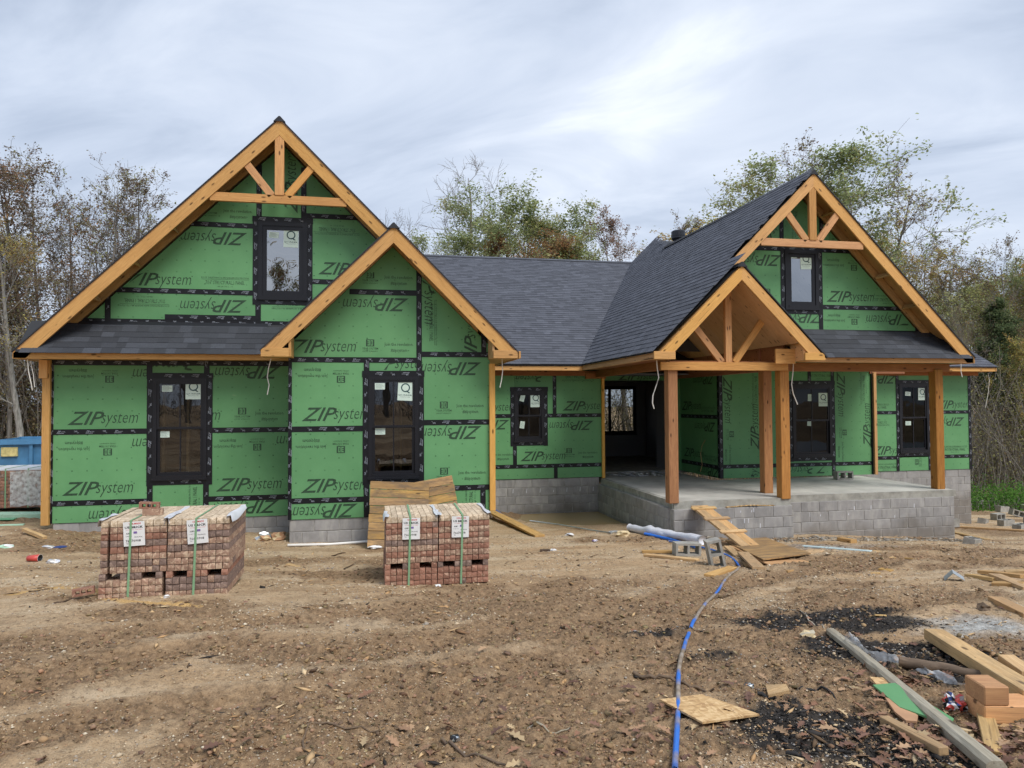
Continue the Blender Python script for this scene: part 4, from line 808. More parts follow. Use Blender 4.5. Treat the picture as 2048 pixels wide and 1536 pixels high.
def shell(ax,az,x_end,y0,y1,th=.016,name='roof_edge',over=.02):
    """thin dark layer of shingles and drip edge covering a slope that is seen edge on"""
    s=1 if x_end>ax else -1; xe=x_end+s*over; zt=lambda x: az-abs(x-ax)
    return prism(name,[(ax,zt(ax)+.01),(xe,zt(xe)+.01),(xe,zt(xe)-th),(ax,zt(ax)-th)],y0-over,y1,M['ridge'],H,math.pi/4 if s<0 else -math.pi/4)
def gable(ax,az,xl,xr,yf,yw,yback,tie=None,left=True,right=True,xl_start=None,look=True):
    for on,xe in ((left,xl),(right,xr)):
        if not on: continue
        st=xl_start if xe==xl else None
        rake(ax,az,xe,yf,x_start=st if False else None); 
        s=1 if xe>ax else -1
        rake(ax,az,ax+s*(abs(xe-ax)-.62),yw-.055,.04,.14,.06,'inner_rake_board','pine2',cut=False)
        if look: lookouts(ax,az,ax+s*(abs(xe-ax)-.6),yf+.04,yw-.056)
        deck(ax,az,xe,yf+.002,yback); shell(ax,az,xe,yf,yback)
def truss(ax,zt,y,half,kz,ztop,bx):
    beam('tie_beam',(ax-half,y,zt),(ax+half,y,zt),.06,.15,M['truss'],H); beam('king_post',(ax,y-.01,zt+.07),(ax,y-.01,ztop),.155,.07,M['truss'],H,up=(0,1,0))
    for s in (-1,1): beam('brace',(ax+s*.13,y,zt+.06),(ax+s*bx,y,kz),.13,.06,M['truss'],H,up=(0,1,0))
YFL=12.83; XR=2.56
gable(aX,aZ,-5.70,XR,YFL,YL,20.0); truss(aX,3.60,YFL+.05,1.15,4.29,4.72,.62)
YFB=11.88; gable(bX,bZ,-1.72,2.49,YFB,YB,15.5)
YFG=12.40; gable(gX,gZ,6.66,12.27,YFG,YG,22.4,left=False)
# left rake of the right gable stops where the porch roof begins
rake(gX,gZ,6.72,YFG,cut=False); rake(gX,gZ,7.0,YG-.055,.04,.14,.06,'inner_rake_board','pine2',cut=False); lookouts(gX,gZ,7.0,YFG+.04,YG-.056)
truss(gX-.02,3.12,YFG+.05,1.13,3.78,4.28,.60)
YFP=11.80; PX,PZ=6.70,2.55
for xe in (5.03,8.40): rake(PX,PZ,xe,YFP)
shell(PX,PZ,8.40,YFP,15.5); deck(PX,PZ,8.38,YFP+.04,YG+.3,.03); deck(PX,PZ,5.05,YFP+.04,17.7,.03)
# plywood porch ceiling under the porch gable
for s,xe in ((-1,5.62),(1,7.86)):
    zt=lambda x: PZ-.28-abs(x-PX); 
    for k in range(5):
        y0=YFP+.06+k*1.22; y1=min(y0+1.215,YE-.03)
        prism('ceiling_panel',[(PX,zt(PX)),(xe,zt(xe)),(xe,zt(xe)-.018),(PX,zt(PX)-.018)],y0,y1,M['ply'],H,-math.pi/4*s)
wallbox('porch_side_board',7.955,7.985,12.5,YE-.02,.80,1.24,'frieze'); wallbox('porch_side_board',5.53,5.56,12.5,YE-.02,.78,1.20,'frieze'); prism('porch_back_gable',[(5.56,.80),(7.96,.80),(7.96,1.20),(PX,PZ-.30),(5.56,1.16)],YE-.025,YE-.015,M['ply'],H)
for yy in (13.3,14.2): wallbox('porch_stud',7.93,7.955,yy,yy+.09,.80,1.15,'frieze')
wallbox('porch_ceiling',8.12,12.3,12.5,YP-.02,.79,.80,'zip'); wallbox('porch_ceiling',5.05,5.53,15.6,17.7,.80,.81,'zip')
# fascias (eave boards)
def fascia(p0,p1,h=.125,t=.04,mat='fascia'): return beam('fascia',p0,p1,t,h,M[mat],H)
zf=(EZ+EB)/2-.005
fascia((-5.71,YFL+.02,zf),(-1.30,YFL+.02,zf),.13); fascia((-5.69,YFL+.04,zf),(-5.69,20,zf),.13)
fascia((8.20,YFG+.02,zf),(12.25,YFG+.02,zf),.13); fascia((12.27,YFG+.0,zf),(12.27,16.1,zf),.13)
fascia((2.5,16.13,zf-.02),(4.97,16.13,zf-.02),.105); fascia((12.3,16.13,zf),(16.62,16.13,zf),.105); fascia((4.98,YFP+.04,zf-.005),(4.98,16.15,zf-.005),.125)
fascia((XR-.02,YFB+.04,zf),(XR-.02,16.1,zf),.125); fascia((16.62,16.1,zf),(16.62,23,zf),.105)
# boxed eave returns
def ret(x0,x1,yf,yb,mat='fascia'): beam('eave_return',(x0,yf+.018,zf+.005),(x1,yf+.018,zf+.005),.04,.14,M[mat],H); wallbox('eave_return_bottom',min(x0,x1),max(x0,x1),yf+.04,yb,EB+.004,EB+.02,'pine2')
ret(-1.725,-1.29,YFB-.012,YB-.03); ret(2.07,2.495,YFB-.012,YB-.03); ret(4.96,5.37,YFP-.012,12.28); ret(7.96,8.37,YFP-.012,12.5)
wallbox('return_side',-1.30,-1.262,YFB+.03,YB-.03,EB,1.16,'fascia'); wallbox('return_side',2.06,2.098,YFB+.03,YB-.03,EB,1.16,'pine2'); wallbox('return_side',5.345,5.372,YFP+.035,12.25,EB,1.05,'fascia'); wallbox('return_side',7.55,7.96,12.1,12.14,.72,1.0,'truss'); wallbox('return_side',7.955,8.0,YFP+.035,12.25,EB,1.10,'fascia')
# soffits
wallbox('soffit',-5.67,-1.35,YFL+.045,YL-.012,EB+.006,EB+.02,'pine2'); wallbox('soffit',-5.67,-5.345,YL+.0,20,EB+.005,EB+.019,'pine2'); wallbox('soffit',2.55,5.0,16.16,YM-.012,EB+.006,EB+.02,'frieze'); wallbox('soffit',12.3,16.6,16.16,YM-.012,EB+.006,EB+.02,'frieze'); wallbox('soffit',5.02,5.42,12.3,16.1,EB+.003,EB+.018,'frieze'); wallbox('soffit',2.1,XR-.05,YB,16.1,EB+.008,EB+.022,'pine2')
beam('frieze_board',(2.3,YM-.035,.715),(5.50,YM-.035,.715),.04,.12,M['frieze'],H); beam('frieze_board',(12.45,YM-.035,.745),(16.52,YM-.035,.745),.04,.12,M['frieze'],H); beam('frieze_block',(5.18,YM-.05,.66),(5.69,YM-.05,.66),.07,.15,M['frieze'],H)
beam('frieze_board',(12.30,YP-.03,.735),(13.3,YP-.03,.735),.05,.10,M['frieze'],H)
# corner boards
beam('corner_board',(-5.395,YL-.03,-2.03),(-5.395,YL-.03,.77),.12,.105,M['corner'],H,up=(0,1,0)); beam('corner_block',(-5.43,YL-.034,.46),(-5.43,YL-.034,.77),.13,.17,M['corner'],H,up=(0,1,0))
beam('corner_board',(2.125,YB-.03,-1.90),(2.125,YB-.03,.70),.10,.10,M['corner'],H,up=(0,1,0)); beam('corner_board',(5.625,YM-.03,-1.86),(5.625,YM-.03,.62),.07,.08,M['corner'],H,up=(0,1,0)); beam('corner_board',(12.41,YP-.02,-1.84),(12.41,YP-.02,.72),.08,.14,M['corner'],H,up=(0,1,0)); wallbox('corner_strip',12.335,12.345,YP-.06,YP-.013,sP,.78,'tape')  # last box: thin black strip along the left of the right corner board
# ---------------------------------------------------------------- shingles
TAB={}
def tabmesh(w):
    k=round(w,2)
    if k not in TAB:
        L=.20; V=[(-k/2,-L,.0),(k/2,-L,.0),(k/2,0,0),(-k/2,0,0),(-k/2,-L,.008),(k/2,-L,.008),(k/2,0,.004),(-k/2,0,.004)]
        TAB[k]=mk('shingle',V,BOXF,M['tab'])
    return TAB[k]
def pent(x0,x1,yf,zf_,yw,clipl=None,clipr=None):
    """little roof in front of a gable wall: separate shingle tabs on a dark deck"""
    zw=zf_+(yw-yf); p=mk('pent_roof',[(x0,yf-.02,zf_-.02),(x1,yf-.02,zf_-.02),(x1,yw,zw),(x0,yw,zw),(x0,yf-.02,zf_-.045),(x1,yf-.02,zf_-.045),(x1,yw,zw-.03),(x0,yw,zw-.03)],[(0,1,2,3),(7,6,5,4),(4,5,1,0),(5,6,2,1),(6,7,3,2),(7,4,0,3)],M['felt']); po=obj('pent_roof',p,H)
    n=int((yw-yf)*1.414/.140)+1
    for r in range(n):
        s=.13+r*.140; yy=yf-.03+s*.7071; z=zf_-.018+s*.7071; x=x0+random.uniform(-.2,0)
        if yy>yw+.02: break
        while x<x1:
            w=random.choice((.15,.19,.23,.27,.31)); a,b=max(x,x0),min(x+w,x1)
            a=max(a,x0+max(0,(z-zf_)*.95)) if clipl else a; b=min(b,x1-max(0,(z-zf_)*.95)) if clipr else b
            if b-a>.05: obj('shingle',tabmesh(b-a-.004),po,Matrix.Translation(((a+b)/2,yy,z+.004*random.random()))@Matrix.Rotation(math.radians(45-1.2),4,'X'))
            x+=w
    wallbox('flashing',x0+.6,x1-.6,yw-.055,yw-.013,zw-.105,zw-.02,'felt') if False else None
    mb=MB(); mb.add([(x0+.45,yw-.09,zw-.075),(x1-.45,yw-.09,zw-.075),(x1-.5,yw-.016,zw+.01),(x0+.5,yw-.016,zw+.01),(x0+.45,yw-.09,zw-.085),(x1-.45,yw-.09,zw-.085),(x1-.5,yw-.014,zw),(x0+.5,yw-.014,zw)],BOXF); obj('flashing',mb.mesh('flashing',M['drip']),H)
    mb=MB(); mb.box(x0+.5,x1-.5,yw-.094,yw-.088,zw-.078,zw-.068); obj('flashing_edge',mb.mesh('flashing_edge',M['flash']),H)
pent(-5.66,-1.33,YFL,EZ+.02,YL,True,False); pent(8.10,12.22,YFG,EZ+.02,YG,False,True)
# big slopes: every course and tab modelled, joined into one mesh for each slope
def slope(name,org,ux,up_,W,Lh,inside,expo=.143,seed=1,tone=(.80,1.18)):
    """org: lower corner; ux along the eave, up_ along the slope; inside(u,v) says where the slope is covered"""
    rng=random.Random(seed); ux=Vector(ux).normalized(); up_=Vector(up_).normalized(); nn=ux.cross(up_).normalized(); nn=nn if nn.z>0 else -nn; org=Vector(org); mb=MB(); tones=[]
    P=lambda u,v,h: tuple(org+ux*u+up_*v+nn*h)
    rows=int(Lh/expo)+1
    for r in range(rows):
        v0=r*expo; v1=v0+expo+.02; u=-rng.uniform(0,.3)
        while u<W:
            w=rng.choice((.14,.17,.2,.25,.3)); a,b=max(u,0),min(u+w,W); u+=w
            if b-a<.03 or not inside((a+b)/2,v0+expo/2): continue
            h=rng.choice((.009,.011,.013)); mb.add([P(a,v0,-.004),P(b,v0,-.004),P(b,v1,-.004),P(a,v1,-.004),P(a,v0,h),P(b,v0,h),P(b,v1,.002),P(a,v1,.002)],[(4,5,6,7),(0,1,5,4),(1,2,6,5),(3,0,4,7)])
            t=rng.uniform(*tone)*(1.15 if rng.random()<.1 else 1); tones+=[t]*4
    me=mb.mesh('shingle_courses',M['shingle']); at=me.attributes.new('tone','FLOAT','FACE'); at.data.foreach_set('value',np.array(tones,np.float32))
    return me
sM_=.57; nM=math.hypot(1,sM_)
def roof(name,me,label=None): o=obj(name,me,H); o['kind']='stuff'; return o
# main front slope
ridgeY=22.95; WZ=lambda y: EZ+sM_*(y-16.13)
lenM=(ridgeY-16.13)*nM
roof('main_roof_shingles',slope('m',(.95,16.08,EZ+.005),(1,0,0),(0,1,sM_),10.4,lenM+.05,lambda u,v: (.95+u)-4.95 < .10+ (v/nM*sM_) ,seed=2))
roof('main_roof_shingles',slope('m2',(12.0,16.08,EZ+.005),(1,0,0),(0,1,sM_),4.66,lenM+.05,lambda u,v: True,seed=3))
mb=MB(); mb.add([(.9,16.08,EZ-.02),(16.64,16.08,EZ-.02),(16.64,ridgeY,WZ(ridgeY)-.02),(.9,ridgeY,WZ(ridgeY)-.02),(.9,30,EZ),(16.64,30,EZ)],[(0,1,2,3),(3,2,5,4)]); obj('main_roof_deck',mb.mesh('main_roof_deck',M['felt']),H)
beam('ridge_cap',(.9,ridgeY,WZ(ridgeY)-.005),(8.9,ridgeY,WZ(ridgeY)-.005),.22,.03,M['ridge'],H)
# left slope of the right wing, running forward to the porch gable
r2=math.sqrt(2); yF0=YFP-.02
def in_r(u,v):
    y=yF0+u; x=4.93+v/r2; z=EZ+v/r2
    if y<YFG-.01 and x>PX: return False
    top=gX if y<19.4 else gX+ (y-19.4)*.32
    if x>top+.02: return False
    if y>16.1 and z< WZ(y)-.14: return False
    return True
roof('right_wing_shingles',slope('r',(4.93,yF0,EZ+.005),(0,1,0),(1,0,1),22.9-yF0,(9.7-4.93)*r2,in_r,seed=5))
mb=MB(); mb.add([(4.93,yF0+.03,EZ-.02),(4.93,16.1,EZ-.02),(9.6,22.88,EZ+4.65),(gX,19.4,gZ-.02),(gX,YFG+.02,gZ-.02),(PX,YFG+.02,PZ-.01),(PX,yF0+.03,PZ-.01)],[(6,5,4,3,2,1,0)]); obj('right_wing_roof_deck',mb.mesh('right_wing_roof_deck',M['felt']),H)

def ridge(x,z0,y0,y1,z1=None):
    z1=z0 if z1 is None else z1; n=max(1,int((y1-y0)/.15)); mb=MB()
    for k in range(n):
        a=y0+(y1-y0)*k/n; b=y0+(y1-y0)*(k+1)/n+.02; za=z0+(z1-z0)*k/n; h=.010
        mb.add([(x-.10,a,za-.088+h),(x-.012,a,za+.006+h),(x+.012,a,za+.006+h),(x+.10,a,za-.088+h),(x-.10,b,za-.09),(x-.012,b,za+.002),(x+.012,b,za+.002),(x+.10,b,za-.09)],[(0,1,5,4),(1,2,6,5),(2,3,7,6),(3,2,1,0)])
    obj('ridge_cap',mb.mesh('ridge_cap',M['ridge']),H)
ridge(gX,gZ+.012,YFG-.03,19.6,gZ+.08); ridge(PX,PZ+.006,YFP-.03,12.9); ridge(aX,aZ+.01,YFL-.03,20.0); ridge(bX,bZ+.01,YFB-.03,15.3)
# higher roof at the back of the right wing, with its vent
mb=MB(); mb.add([(gX+.05,19.3,gZ+.02),(9.55,22.4,5.50),(14.5,22.4,5.50),(14.5,19.3,gZ+.02),(9.55,22.9,5.50),(14.5,26.0,3.2),(9.55,26.0,3.2)],[(0,3,2,1),(1,2,5,6)]); obj('rear_roof',mb.mesh('rear_roof',M['ridge']),H)
roof('rear_roof_shingles',slope('b',(8.7,19.3,gZ+.03),(1,0,0),(0,1,.27),5.6,3.2,lambda u,v: u>v*.27*.95,seed=8))
V0=Vector((9.66,20.9,5.08)); b=MB(); b.tube([V0-Vector((0,0,.3)),V0+Vector((0,0,.25))],.15,12); b.tube([V0+Vector((0,0,.10)),V0+Vector((0,0,.14)),V0+Vector((0,0,.36)),V0+Vector((0,0,.39))],[.19,.225,.225,.19],14); b.tube([V0+Vector((0,0,.21)),V0+Vector((0,0,.225))],.233,14); obj('roof_vent',b.mesh('roof_vent',M['drip']),H)
# porch light cables
def cable(pts,r=.006,name='cable',mat='rope',parent=H): b=MB(); b.tube(pts,r,5); return obj(name,b.mesh(name,M[mat]),parent)
cable([(5.18,12.2,.77),(5.19,12.19,.60),(5.21,12.18,.45),(5.16,12.2,.28),(5.10,12.2,.12),(5.09,12.2,-.02),(5.12,12.2,-.12)],.010); cable([(8.08,12.35,.76),(8.05,12.33,.55),(8.0,12.3,.33),(8.03,12.3,.15),(8.12,12.3,-.06)],.010); cable([(-1.62,12.3,.76),(-1.66,12.3,.6),(-1.68,12.3,.45),(-1.65,12.3,.32),(-1.68,12.3,.16)],.008); cable([(2.26,12.1,.77),(2.27,12.1,.55),(2.25,12.1,.40),(2.22,12.1,.27)],.008); cable([(11.95,12.4,.76),(11.94,12.4,.6),(11.95,12.38,.48)],.008); cable([(-5.52,12.9,.76),(-5.50,12.9,.55),(-5.46,12.9,.36),(-5.45,12.92,.25)],.008); cable([(-5.49,12.95,.72),(-5.45,12.95,.5),(-5.43,12.95,.3)],.006); cable([(16.56,16.3,.75),(16.6,16.3,.55),(16.55,16.3,.2),(16.45,16.3,-.2)],.008)
cable([(8.19,16.3,-.95),(8.15,16.4,-1.1),(8.12,16.42,-1.3),(8.05,16.2,-1.55),(7.95,16.1,-1.72)],.007,'wire_end','pine')

# ================================================================ trees
def tubes(paths,radii,sides):
    """many tapered tubes -> one vertex/quad array; paths: list of (k,3) arrays with equal k"""
    P=np.stack(paths); Rr=np.stack(radii); n,k,_=P.shape; T=np.gradient(P,axis=1); T/=np.linalg.norm(T,axis=2,keepdims=True)+1e-9
    ref=np.where(np.abs(T[...,2:3])>.9,np.array([1.,0,0]),np.array([0,0,1.])); A=np.cross(T,ref); A/=np.linalg.norm(A,axis=2,keepdims=True)+1e-9; B=np.cross(T,A)
    a=np.arange(sides)*2*np.pi/sides; V=P[:,:,None,:]+Rr[:,:,None,None]*(A[:,:,None,:]*np.cos(a)[:,None]+B[:,:,None,:]*np.sin(a)[:,None])
    i=np.arange(n*k*sides).reshape(n,k,sides); j=np.roll(i,-1,axis=2)
    F=np.stack([i[:,:-1],j[:,:-1],j[:,1:],i[:,1:]],-1).reshape(-1,4); return V.reshape(-1,3),F
def grow(seed,h=10.0,stems=1,first=.25,ang=(35,60),l1=.42,n1=16,n2=7,n3=6,up=.35,wob=.05,r0=.014,lean=.03,taper1=.6,shape='oval'):
    rng=np.random.default_rng(seed); L=[[],[],[],[]]; Rd=[[],[],[],[]]; K=(12,6,5,4); ends=[]
    def path(p,d,length,k,up_,w):
        pts=[p]; d=d/np.linalg.norm(d)
        for i in range(k-1):
            d=d+rng.normal(0,w,3)+np.array([0,0,up_/k]); d/=np.linalg.norm(d); pts.append(pts[-1]+d*length/(k-1))
        return np.array(pts)
    def rnd_dir(d,a):
        r=rng.normal(0,1,3); r-=d*(r@d); r/=np.linalg.norm(r); return d*math.cos(a)+r*math.sin(a)
    for s in range(stems):
        d=np.array([rng.normal(0,lean+.10*(stems>1)),rng.normal(0,lean+.10*(stems>1)),1.]); hh=h*rng.uniform(.82,1.0) if s else h
        tr=path(np.array([rng.normal(0,.12)*(stems>1),rng.normal(0,.12)*(stems>1),-.3]),d,hh+.3,K[0],.25,wob); r=r0*h*(1-np.linspace(0,1,K[0]))**.8*(.75 if stems>1 else 1)+.012; r[0]*=1.35
        L[0].append(tr); Rd[0].append(r)
        for b in range(n1):
            t=first+(1-first)*((b+rng.random())/n1)**.9; t=min(t,.985); f=t*(K[0]-1); i=int(f); p=tr[i]+(tr[min(i+1,K[0]-1)]-tr[i])*(f-i); td=tr[min(i+1,K[0]-1)]-tr[max(i-1,0)]; td/=np.linalg.norm(td)
            u=(t-first)/(1-first); prof={'oval':.35+.95*math.sin(math.pi*min(1,u*.85+.12)),'cone':1.15-1.0*u,'top':.35+.9*u}[shape]
            ln=h*l1*prof*rng.uniform(.7,1.15)*.62; bp=path(p,rnd_dir(td,math.radians(rng.uniform(*ang))),ln,K[1],up,.13); rb=max(r[min(i,K[0]-1)]*taper1*.55,.012)*np.linspace(1,.25,K[1]); L[1].append(bp); Rd[1].append(rb)
            for c in range(n2):
                q=rng.uniform(.2,1.0); g=q*(K[1]-1); ii=min(int(g),K[1]-2); p2=bp[ii]+(bp[ii+1]-bp[ii])*(g-ii); d2=bp[ii+1]-bp[ii]; d2/=np.linalg.norm(d2); l2=ln*rng.uniform(.28,.55)*(1.1-.4*q)+.15
                b2=path(p2,rnd_dir(d2,math.radians(rng.uniform(25,60))),l2,K[2],up*.7,.17); L[2].append(b2); Rd[2].append(rb[ii]*.5*np.linspace(1,.3,K[2])+.002)
                for e in range(n3):
                    q3=rng.uniform(.15,1.0); g=q3*(K[2]-1); jj=min(int(g),K[2]-2); p3=b2[jj]+(b2[jj+1]-b2[jj])*(g-jj); d3=b2[jj+1]-b2[jj]; d3/=np.linalg.norm(d3); l3=l2*rng.uniform(.25,.55)+.08
                    b3=path(p3,rnd_dir(d3,math.radians(rng.uniform(25,65))),l3,K[3],up*.5,.2); L[3].append(b3); Rd[3].append(np.linspace(.0062,.003,K[3])); ends.append(b3)
    V=[];F=[];o=0
    for lv,sd in zip(range(4),(7,5,4,3)):
        if not L[lv]: continue
        v,f=tubes(L[lv],Rd[lv],sd); V.append(v); F.append(f+o); o+=len(v)
    return np.concatenate(V),np.concatenate(F),np.array(ends),L[0]
LEAF_V=np.array([(-.5,0,0),(-.1,.32,.06),(.5,0,0),(-.1,-.32,.06)])
def leaves(seed,ends,n,size,pal,wts,spread=.06,top=None,clump=.5,keep=None):
    rng=np.random.default_rng(seed); tw=rng.random(len(ends)); 
    wt=np.where(tw<clump,1.0,.18); 
    if keep is not None: wt=wt*keep(ends)
    wt/=wt.sum(); i=rng.choice(len(ends),n,p=wt); q=rng.integers(0,ends.shape[1],n); p=ends[i,q]+rng.normal(0,spread,(n,3)); s=size*rng.uniform(.6,1.35,n)
    V=np.einsum('nij,nkj->nki',rotm(n,rng,2.6),LEAF_V[None]*s[:,None,None])+p[:,None,:]; F=np.arange(n*4).reshape(-1,4); pal=np.array(pal); base=rng.choice(len(pal),len(ends),p=wts); ch=np.where(rng.random(n)<.7,base[i],rng.choice(len(pal),n,p=wts)); c=pal[ch]*rng.uniform(.6,1.35,(n,1)); return V.reshape(-1,3),F,c
def vines(seed,trunks,n,r0,pal,wts,h0,h1,size=.14):
    rng=np.random.default_rng(seed); P=[]
    for tr in trunks:
        t=rng.uniform(h0,h1,n//len(trunks))*(len(tr)-1); i=t.astype(int).clip(0,len(tr)-2); P.append(tr[i]+(tr[i+1]-tr[i])*(t-i)[:,None]+rng.normal(0,1,(len(t),3))*r0*rng.uniform(.3,1,(len(t),1))*[1,1,.4])
    p=np.concatenate(P); m=len(p); s=size*rng.uniform(.6,1.3,m); V=np.einsum('nij,nkj->nki',rotm(m,rng,2.6),LEAF_V[None]*s[:,None,None])+p[:,None,:]; pal=np.array(pal); c=pal[rng.choice(len(pal),m,p=wts)]*rng.uniform(.6,1.3,(m,1)); return V.reshape(-1,3),np.arange(m*4).reshape(-1,4),c
def lcat(*ls):
    V=[];F=[];C=[];o=0
    for v,f,c in ls: V.append(v); F.append(f+o); C.append(c); o+=len(v)
    return np.concatenate(V),np.concatenate(F),np.concatenate(C)
PROTO={}
def proto(name,g,lf,bark='treebark'):
    V,F,_,_=g; tm=npmesh(name+'_trunk',V,F,M[bark],True); cm=None
    if lf is not None: cm=npmesh(name+'_crown',lf[0],lf[1],M['leaf']); setcol(cm,lf[2])
    PROTO[name]=(tm,cm,float(max(V[:,2].max(),lf[0][:,2].max() if lf is not None else 0)))
OLIVE=[(.23,.23,.11),(.30,.26,.13),(.20,.17,.11),(.37,.30,.14)]; RUST=[(.40,.23,.12),(.28,.16,.09),(.44,.27,.13),(.27,.23,.12)]; GREEN=[(.30,.36,.17),(.35,.41,.20),(.42,.46,.23),(.49,.47,.25)]; YEL=[(.52,.46,.15),(.38,.41,.15),(.54,.38,.13),(.30,.34,.13)]
BRN=[(.24,.165,.115),(.18,.135,.10),(.30,.21,.14),(.26,.23,.13)]; RED=[(.38,.25,.20),(.31,.20,.16),(.44,.33,.24),(.28,.24,.15)]; PINE=[(.12,.17,.085),(.15,.20,.095),(.19,.23,.11)]
W4=[.35,.3,.2,.15]
for k,(sd,st) in enumerate(((11,2),(12,1),(13,3))):
    g=grow(sd,10,st,.22,(25,48),.36,15 if st<3 else 11,7,6,.55,.045,.0105); proto('sparse%d'%k,g,leaves(sd,g[2],6200,.075,[BRN[0],OLIVE[1],OLIVE[2],YEL[1]],[.4,.3,.2,.1],.05,clump=.4))
for k,sd in enumerate((21,22)):
    g=grow(sd,10,2-k,.30,(30,55),.34,14,7,6,.45,.05,.014); proto('bare%d'%k,g,leaves(sd,g[2],50,.08,[BRN[0],BRN[2]],[.5,.5],.04))
for k,(sd,pal) in enumerate(((31,GREEN),(32,GREEN),(33,[GREEN[2],YEL[1],GREEN[3],OLIVE[1]]))):
    g=grow(sd,10,1 if k<2 else 2,.22,(35,62),.46,17 if k<2 else 12,8,6,.4,.05,.012); proto('green%d'%k,g,leaves(sd,g[2],22000-2000*k,.098,pal,W4,.11,clump=.55))
g=grow(41,10,1,.18,(40,65),.48,18,8,6,.35,.04,.012); proto('rust',g,leaves(41,g[2],22000,.10,RUST,W4,.09,clump=.6))
g=grow(51,10,1,.22,(35,60),.46,16,8,6,.4,.05,.012); proto('yellow',g,leaves(51,g[2],17000,.105,YEL,W4,.10,clump=.5))
g=grow(61,10,1,.25,(25,45),.36,16,7,6,.5,.05,.0105); proto('red',g,leaves(61,g[2],9000,.08,RED,W4,.07,clump=.5))
g=grow(71,10,2,.18,(35,65),.40,14,7,6,.3,.06,.012); proto('vine',g,lcat(leaves(71,g[2],11000,.09,[BRN[0],BRN[1],OLIVE[1],RUST[0]],[.35,.3,.2,.15],.10,clump=.5),vines(72,g[3],9000,.75,[BRN[1],OLIVE[2],BRN[0],OLIVE[0]],[.35,.25,.2,.2],.1,.85,.095)))
g=grow(81,10,1,.45,(60,85),.34,20,8,6,.15,.02,.012,shape='cone'); proto('pine',g,leaves(81,g[2],20000,.12,PINE,[.4,.35,.25],.11,clump=.8))
g=grow(91,10,1,.35,(35,60),.36,13,7,6,.4,.06,.014); proto('pale',g,leaves(91,g[2],5200,.085,[YEL[0],OLIVE[1],OLIVE[3],RUST[2]],[.3,.3,.2,.2],.06,clump=.4),'palebark')
def tree(kind,x,y,ztop,label,group=None,rz=None,wide=1.0,cat='tree',name=None):
    zb=float(gbase(x,y)); hh=ztop-zb; tm,cm,mz=PROTO[kind]; s=hh/mz; rz=random.uniform(0,6.28) if rz is None else rz
    t=empty({'pine':'pine_tree','bare0':'bare_tree','bare1':'bare_tree'}.get(kind,'autumn_tree') if name is None else name,(x,y,zb),label,cat,group,rz)
    mw=Matrix.Translation((x,y,zb))@Matrix.Rotation(rz,4,'Z')@Matrix.Diagonal((s*wide,s*wide,s,1)); obj('trunk',tm,t,mw)
    if cm: obj('crown',cm,t,mw)
    return t
GLW='trees at the edge of the woods left of the house'; GRW='trees at the edge of the woods right of the house'; GBH='trees standing behind the house'
def T(kind,px,label,group,**kw): x,z,y=px; return tree(kind,x,y,z,label,group,**kw)
# left of the house
T('vine',(-11.174,7.532,24),'dark vine-covered tree at the far left edge of the woods',GLW,wide=1.0); T('vine',(-10.822,7.789,25.5),'brown vine-smothered tree beside the tall sparse trees at left',GLW,rz=2.1)
T('sparse0',(-10.386,9.231,27),'tallest sparse-leaved tree left of the big gable',GLW); T('sparse2',(-9.780,9.505,28.5),'several-stemmed sparse tree rising close to the left gable roof',GLW); T('sparse1',(-9.263,9.635,30),'thin sparse tree touching the slope of the left gable',GLW); T('sparse0',(-9.055,9.567,33),'low sparse tree peeping over the left rake board',GLW,rz=1.2)
T('pale',(-8.634,4.874,20.0),'pale-trunked tree standing behind the blue dumpster',GLW,rz=4.0); T('sparse1',(-9.801,5.488,22),'slender sparse tree behind the pale-trunked tree',GLW,rz=3.0); T('vine',(-9.279,4.297,23),'short bushy brown tree behind the left corner board',GLW,rz=5.0)
# behind the house
T('bare0',(0.839,13.071,44),'small bare treetop above the bay gable',GBH,wide=.8); T('bare1',(5.326,17.450,48),'tall bare tree above the middle roof',GBH,wide=.95); T('green0',(6.661,14.413,46),'green tree behind the tall bare tree',GBH,wide=1.25); T('green1',(3.737,11.333,44),'low green tree left of the bare tree',GBH,rz=1.0); T('rust',(7.476,11.532,43),'rusty brown round-headed tree above the middle roof',GBH,wide=1.25)
T('green2',(10.634,12.731,46),'loose green tree right of the rusty tree',GBH,wide=1.1); T('green0',(14.024,14.074,47),'tallest green tree above the middle of the roof ridge',GBH,rz=2.4,wide=1.15); T('green1',(15.154,10.989,45),'small green tree low over the roof ridge',GBH,rz=4.4); T('red',(16.996,13.174,44),'reddish half-bare tree left of the roof vent',GBH); T('yellow',(23.940,13.209,45),'yellow-green tree low behind the right wing roof',GBH,rz=2.2,wide=1.1); T('sparse1',(20.667,14.027,46),'pale thin tree behind the roof vent',GBH,rz=.5)
T('yellow',(20.529,12.924,42),'yellow-green tree just right of the roof vent',GBH,wide=1.15); T('green2',(26.553,16.869,46),'green tree behind the right wing roof slope',GBH,rz=3.3,wide=1.2); T('green1',(30.185,18.936,46),'big green tree left of the right gable peak',GBH,rz=.3,wide=1.1); T('sparse0',(33.905,19.449,45),'tall brownish sparse tree right of the right gable peak',GBH,rz=1.9,wide=1.15)
T('yellow',(36.503,14.274,44),'thin yellowing tree beside the right rake board',GBH,rz=2.9,wide=.9); T('sparse2',(36.983,11.991,42),'sparse grey tree right of the yellowing tree',GBH,rz=1.1)
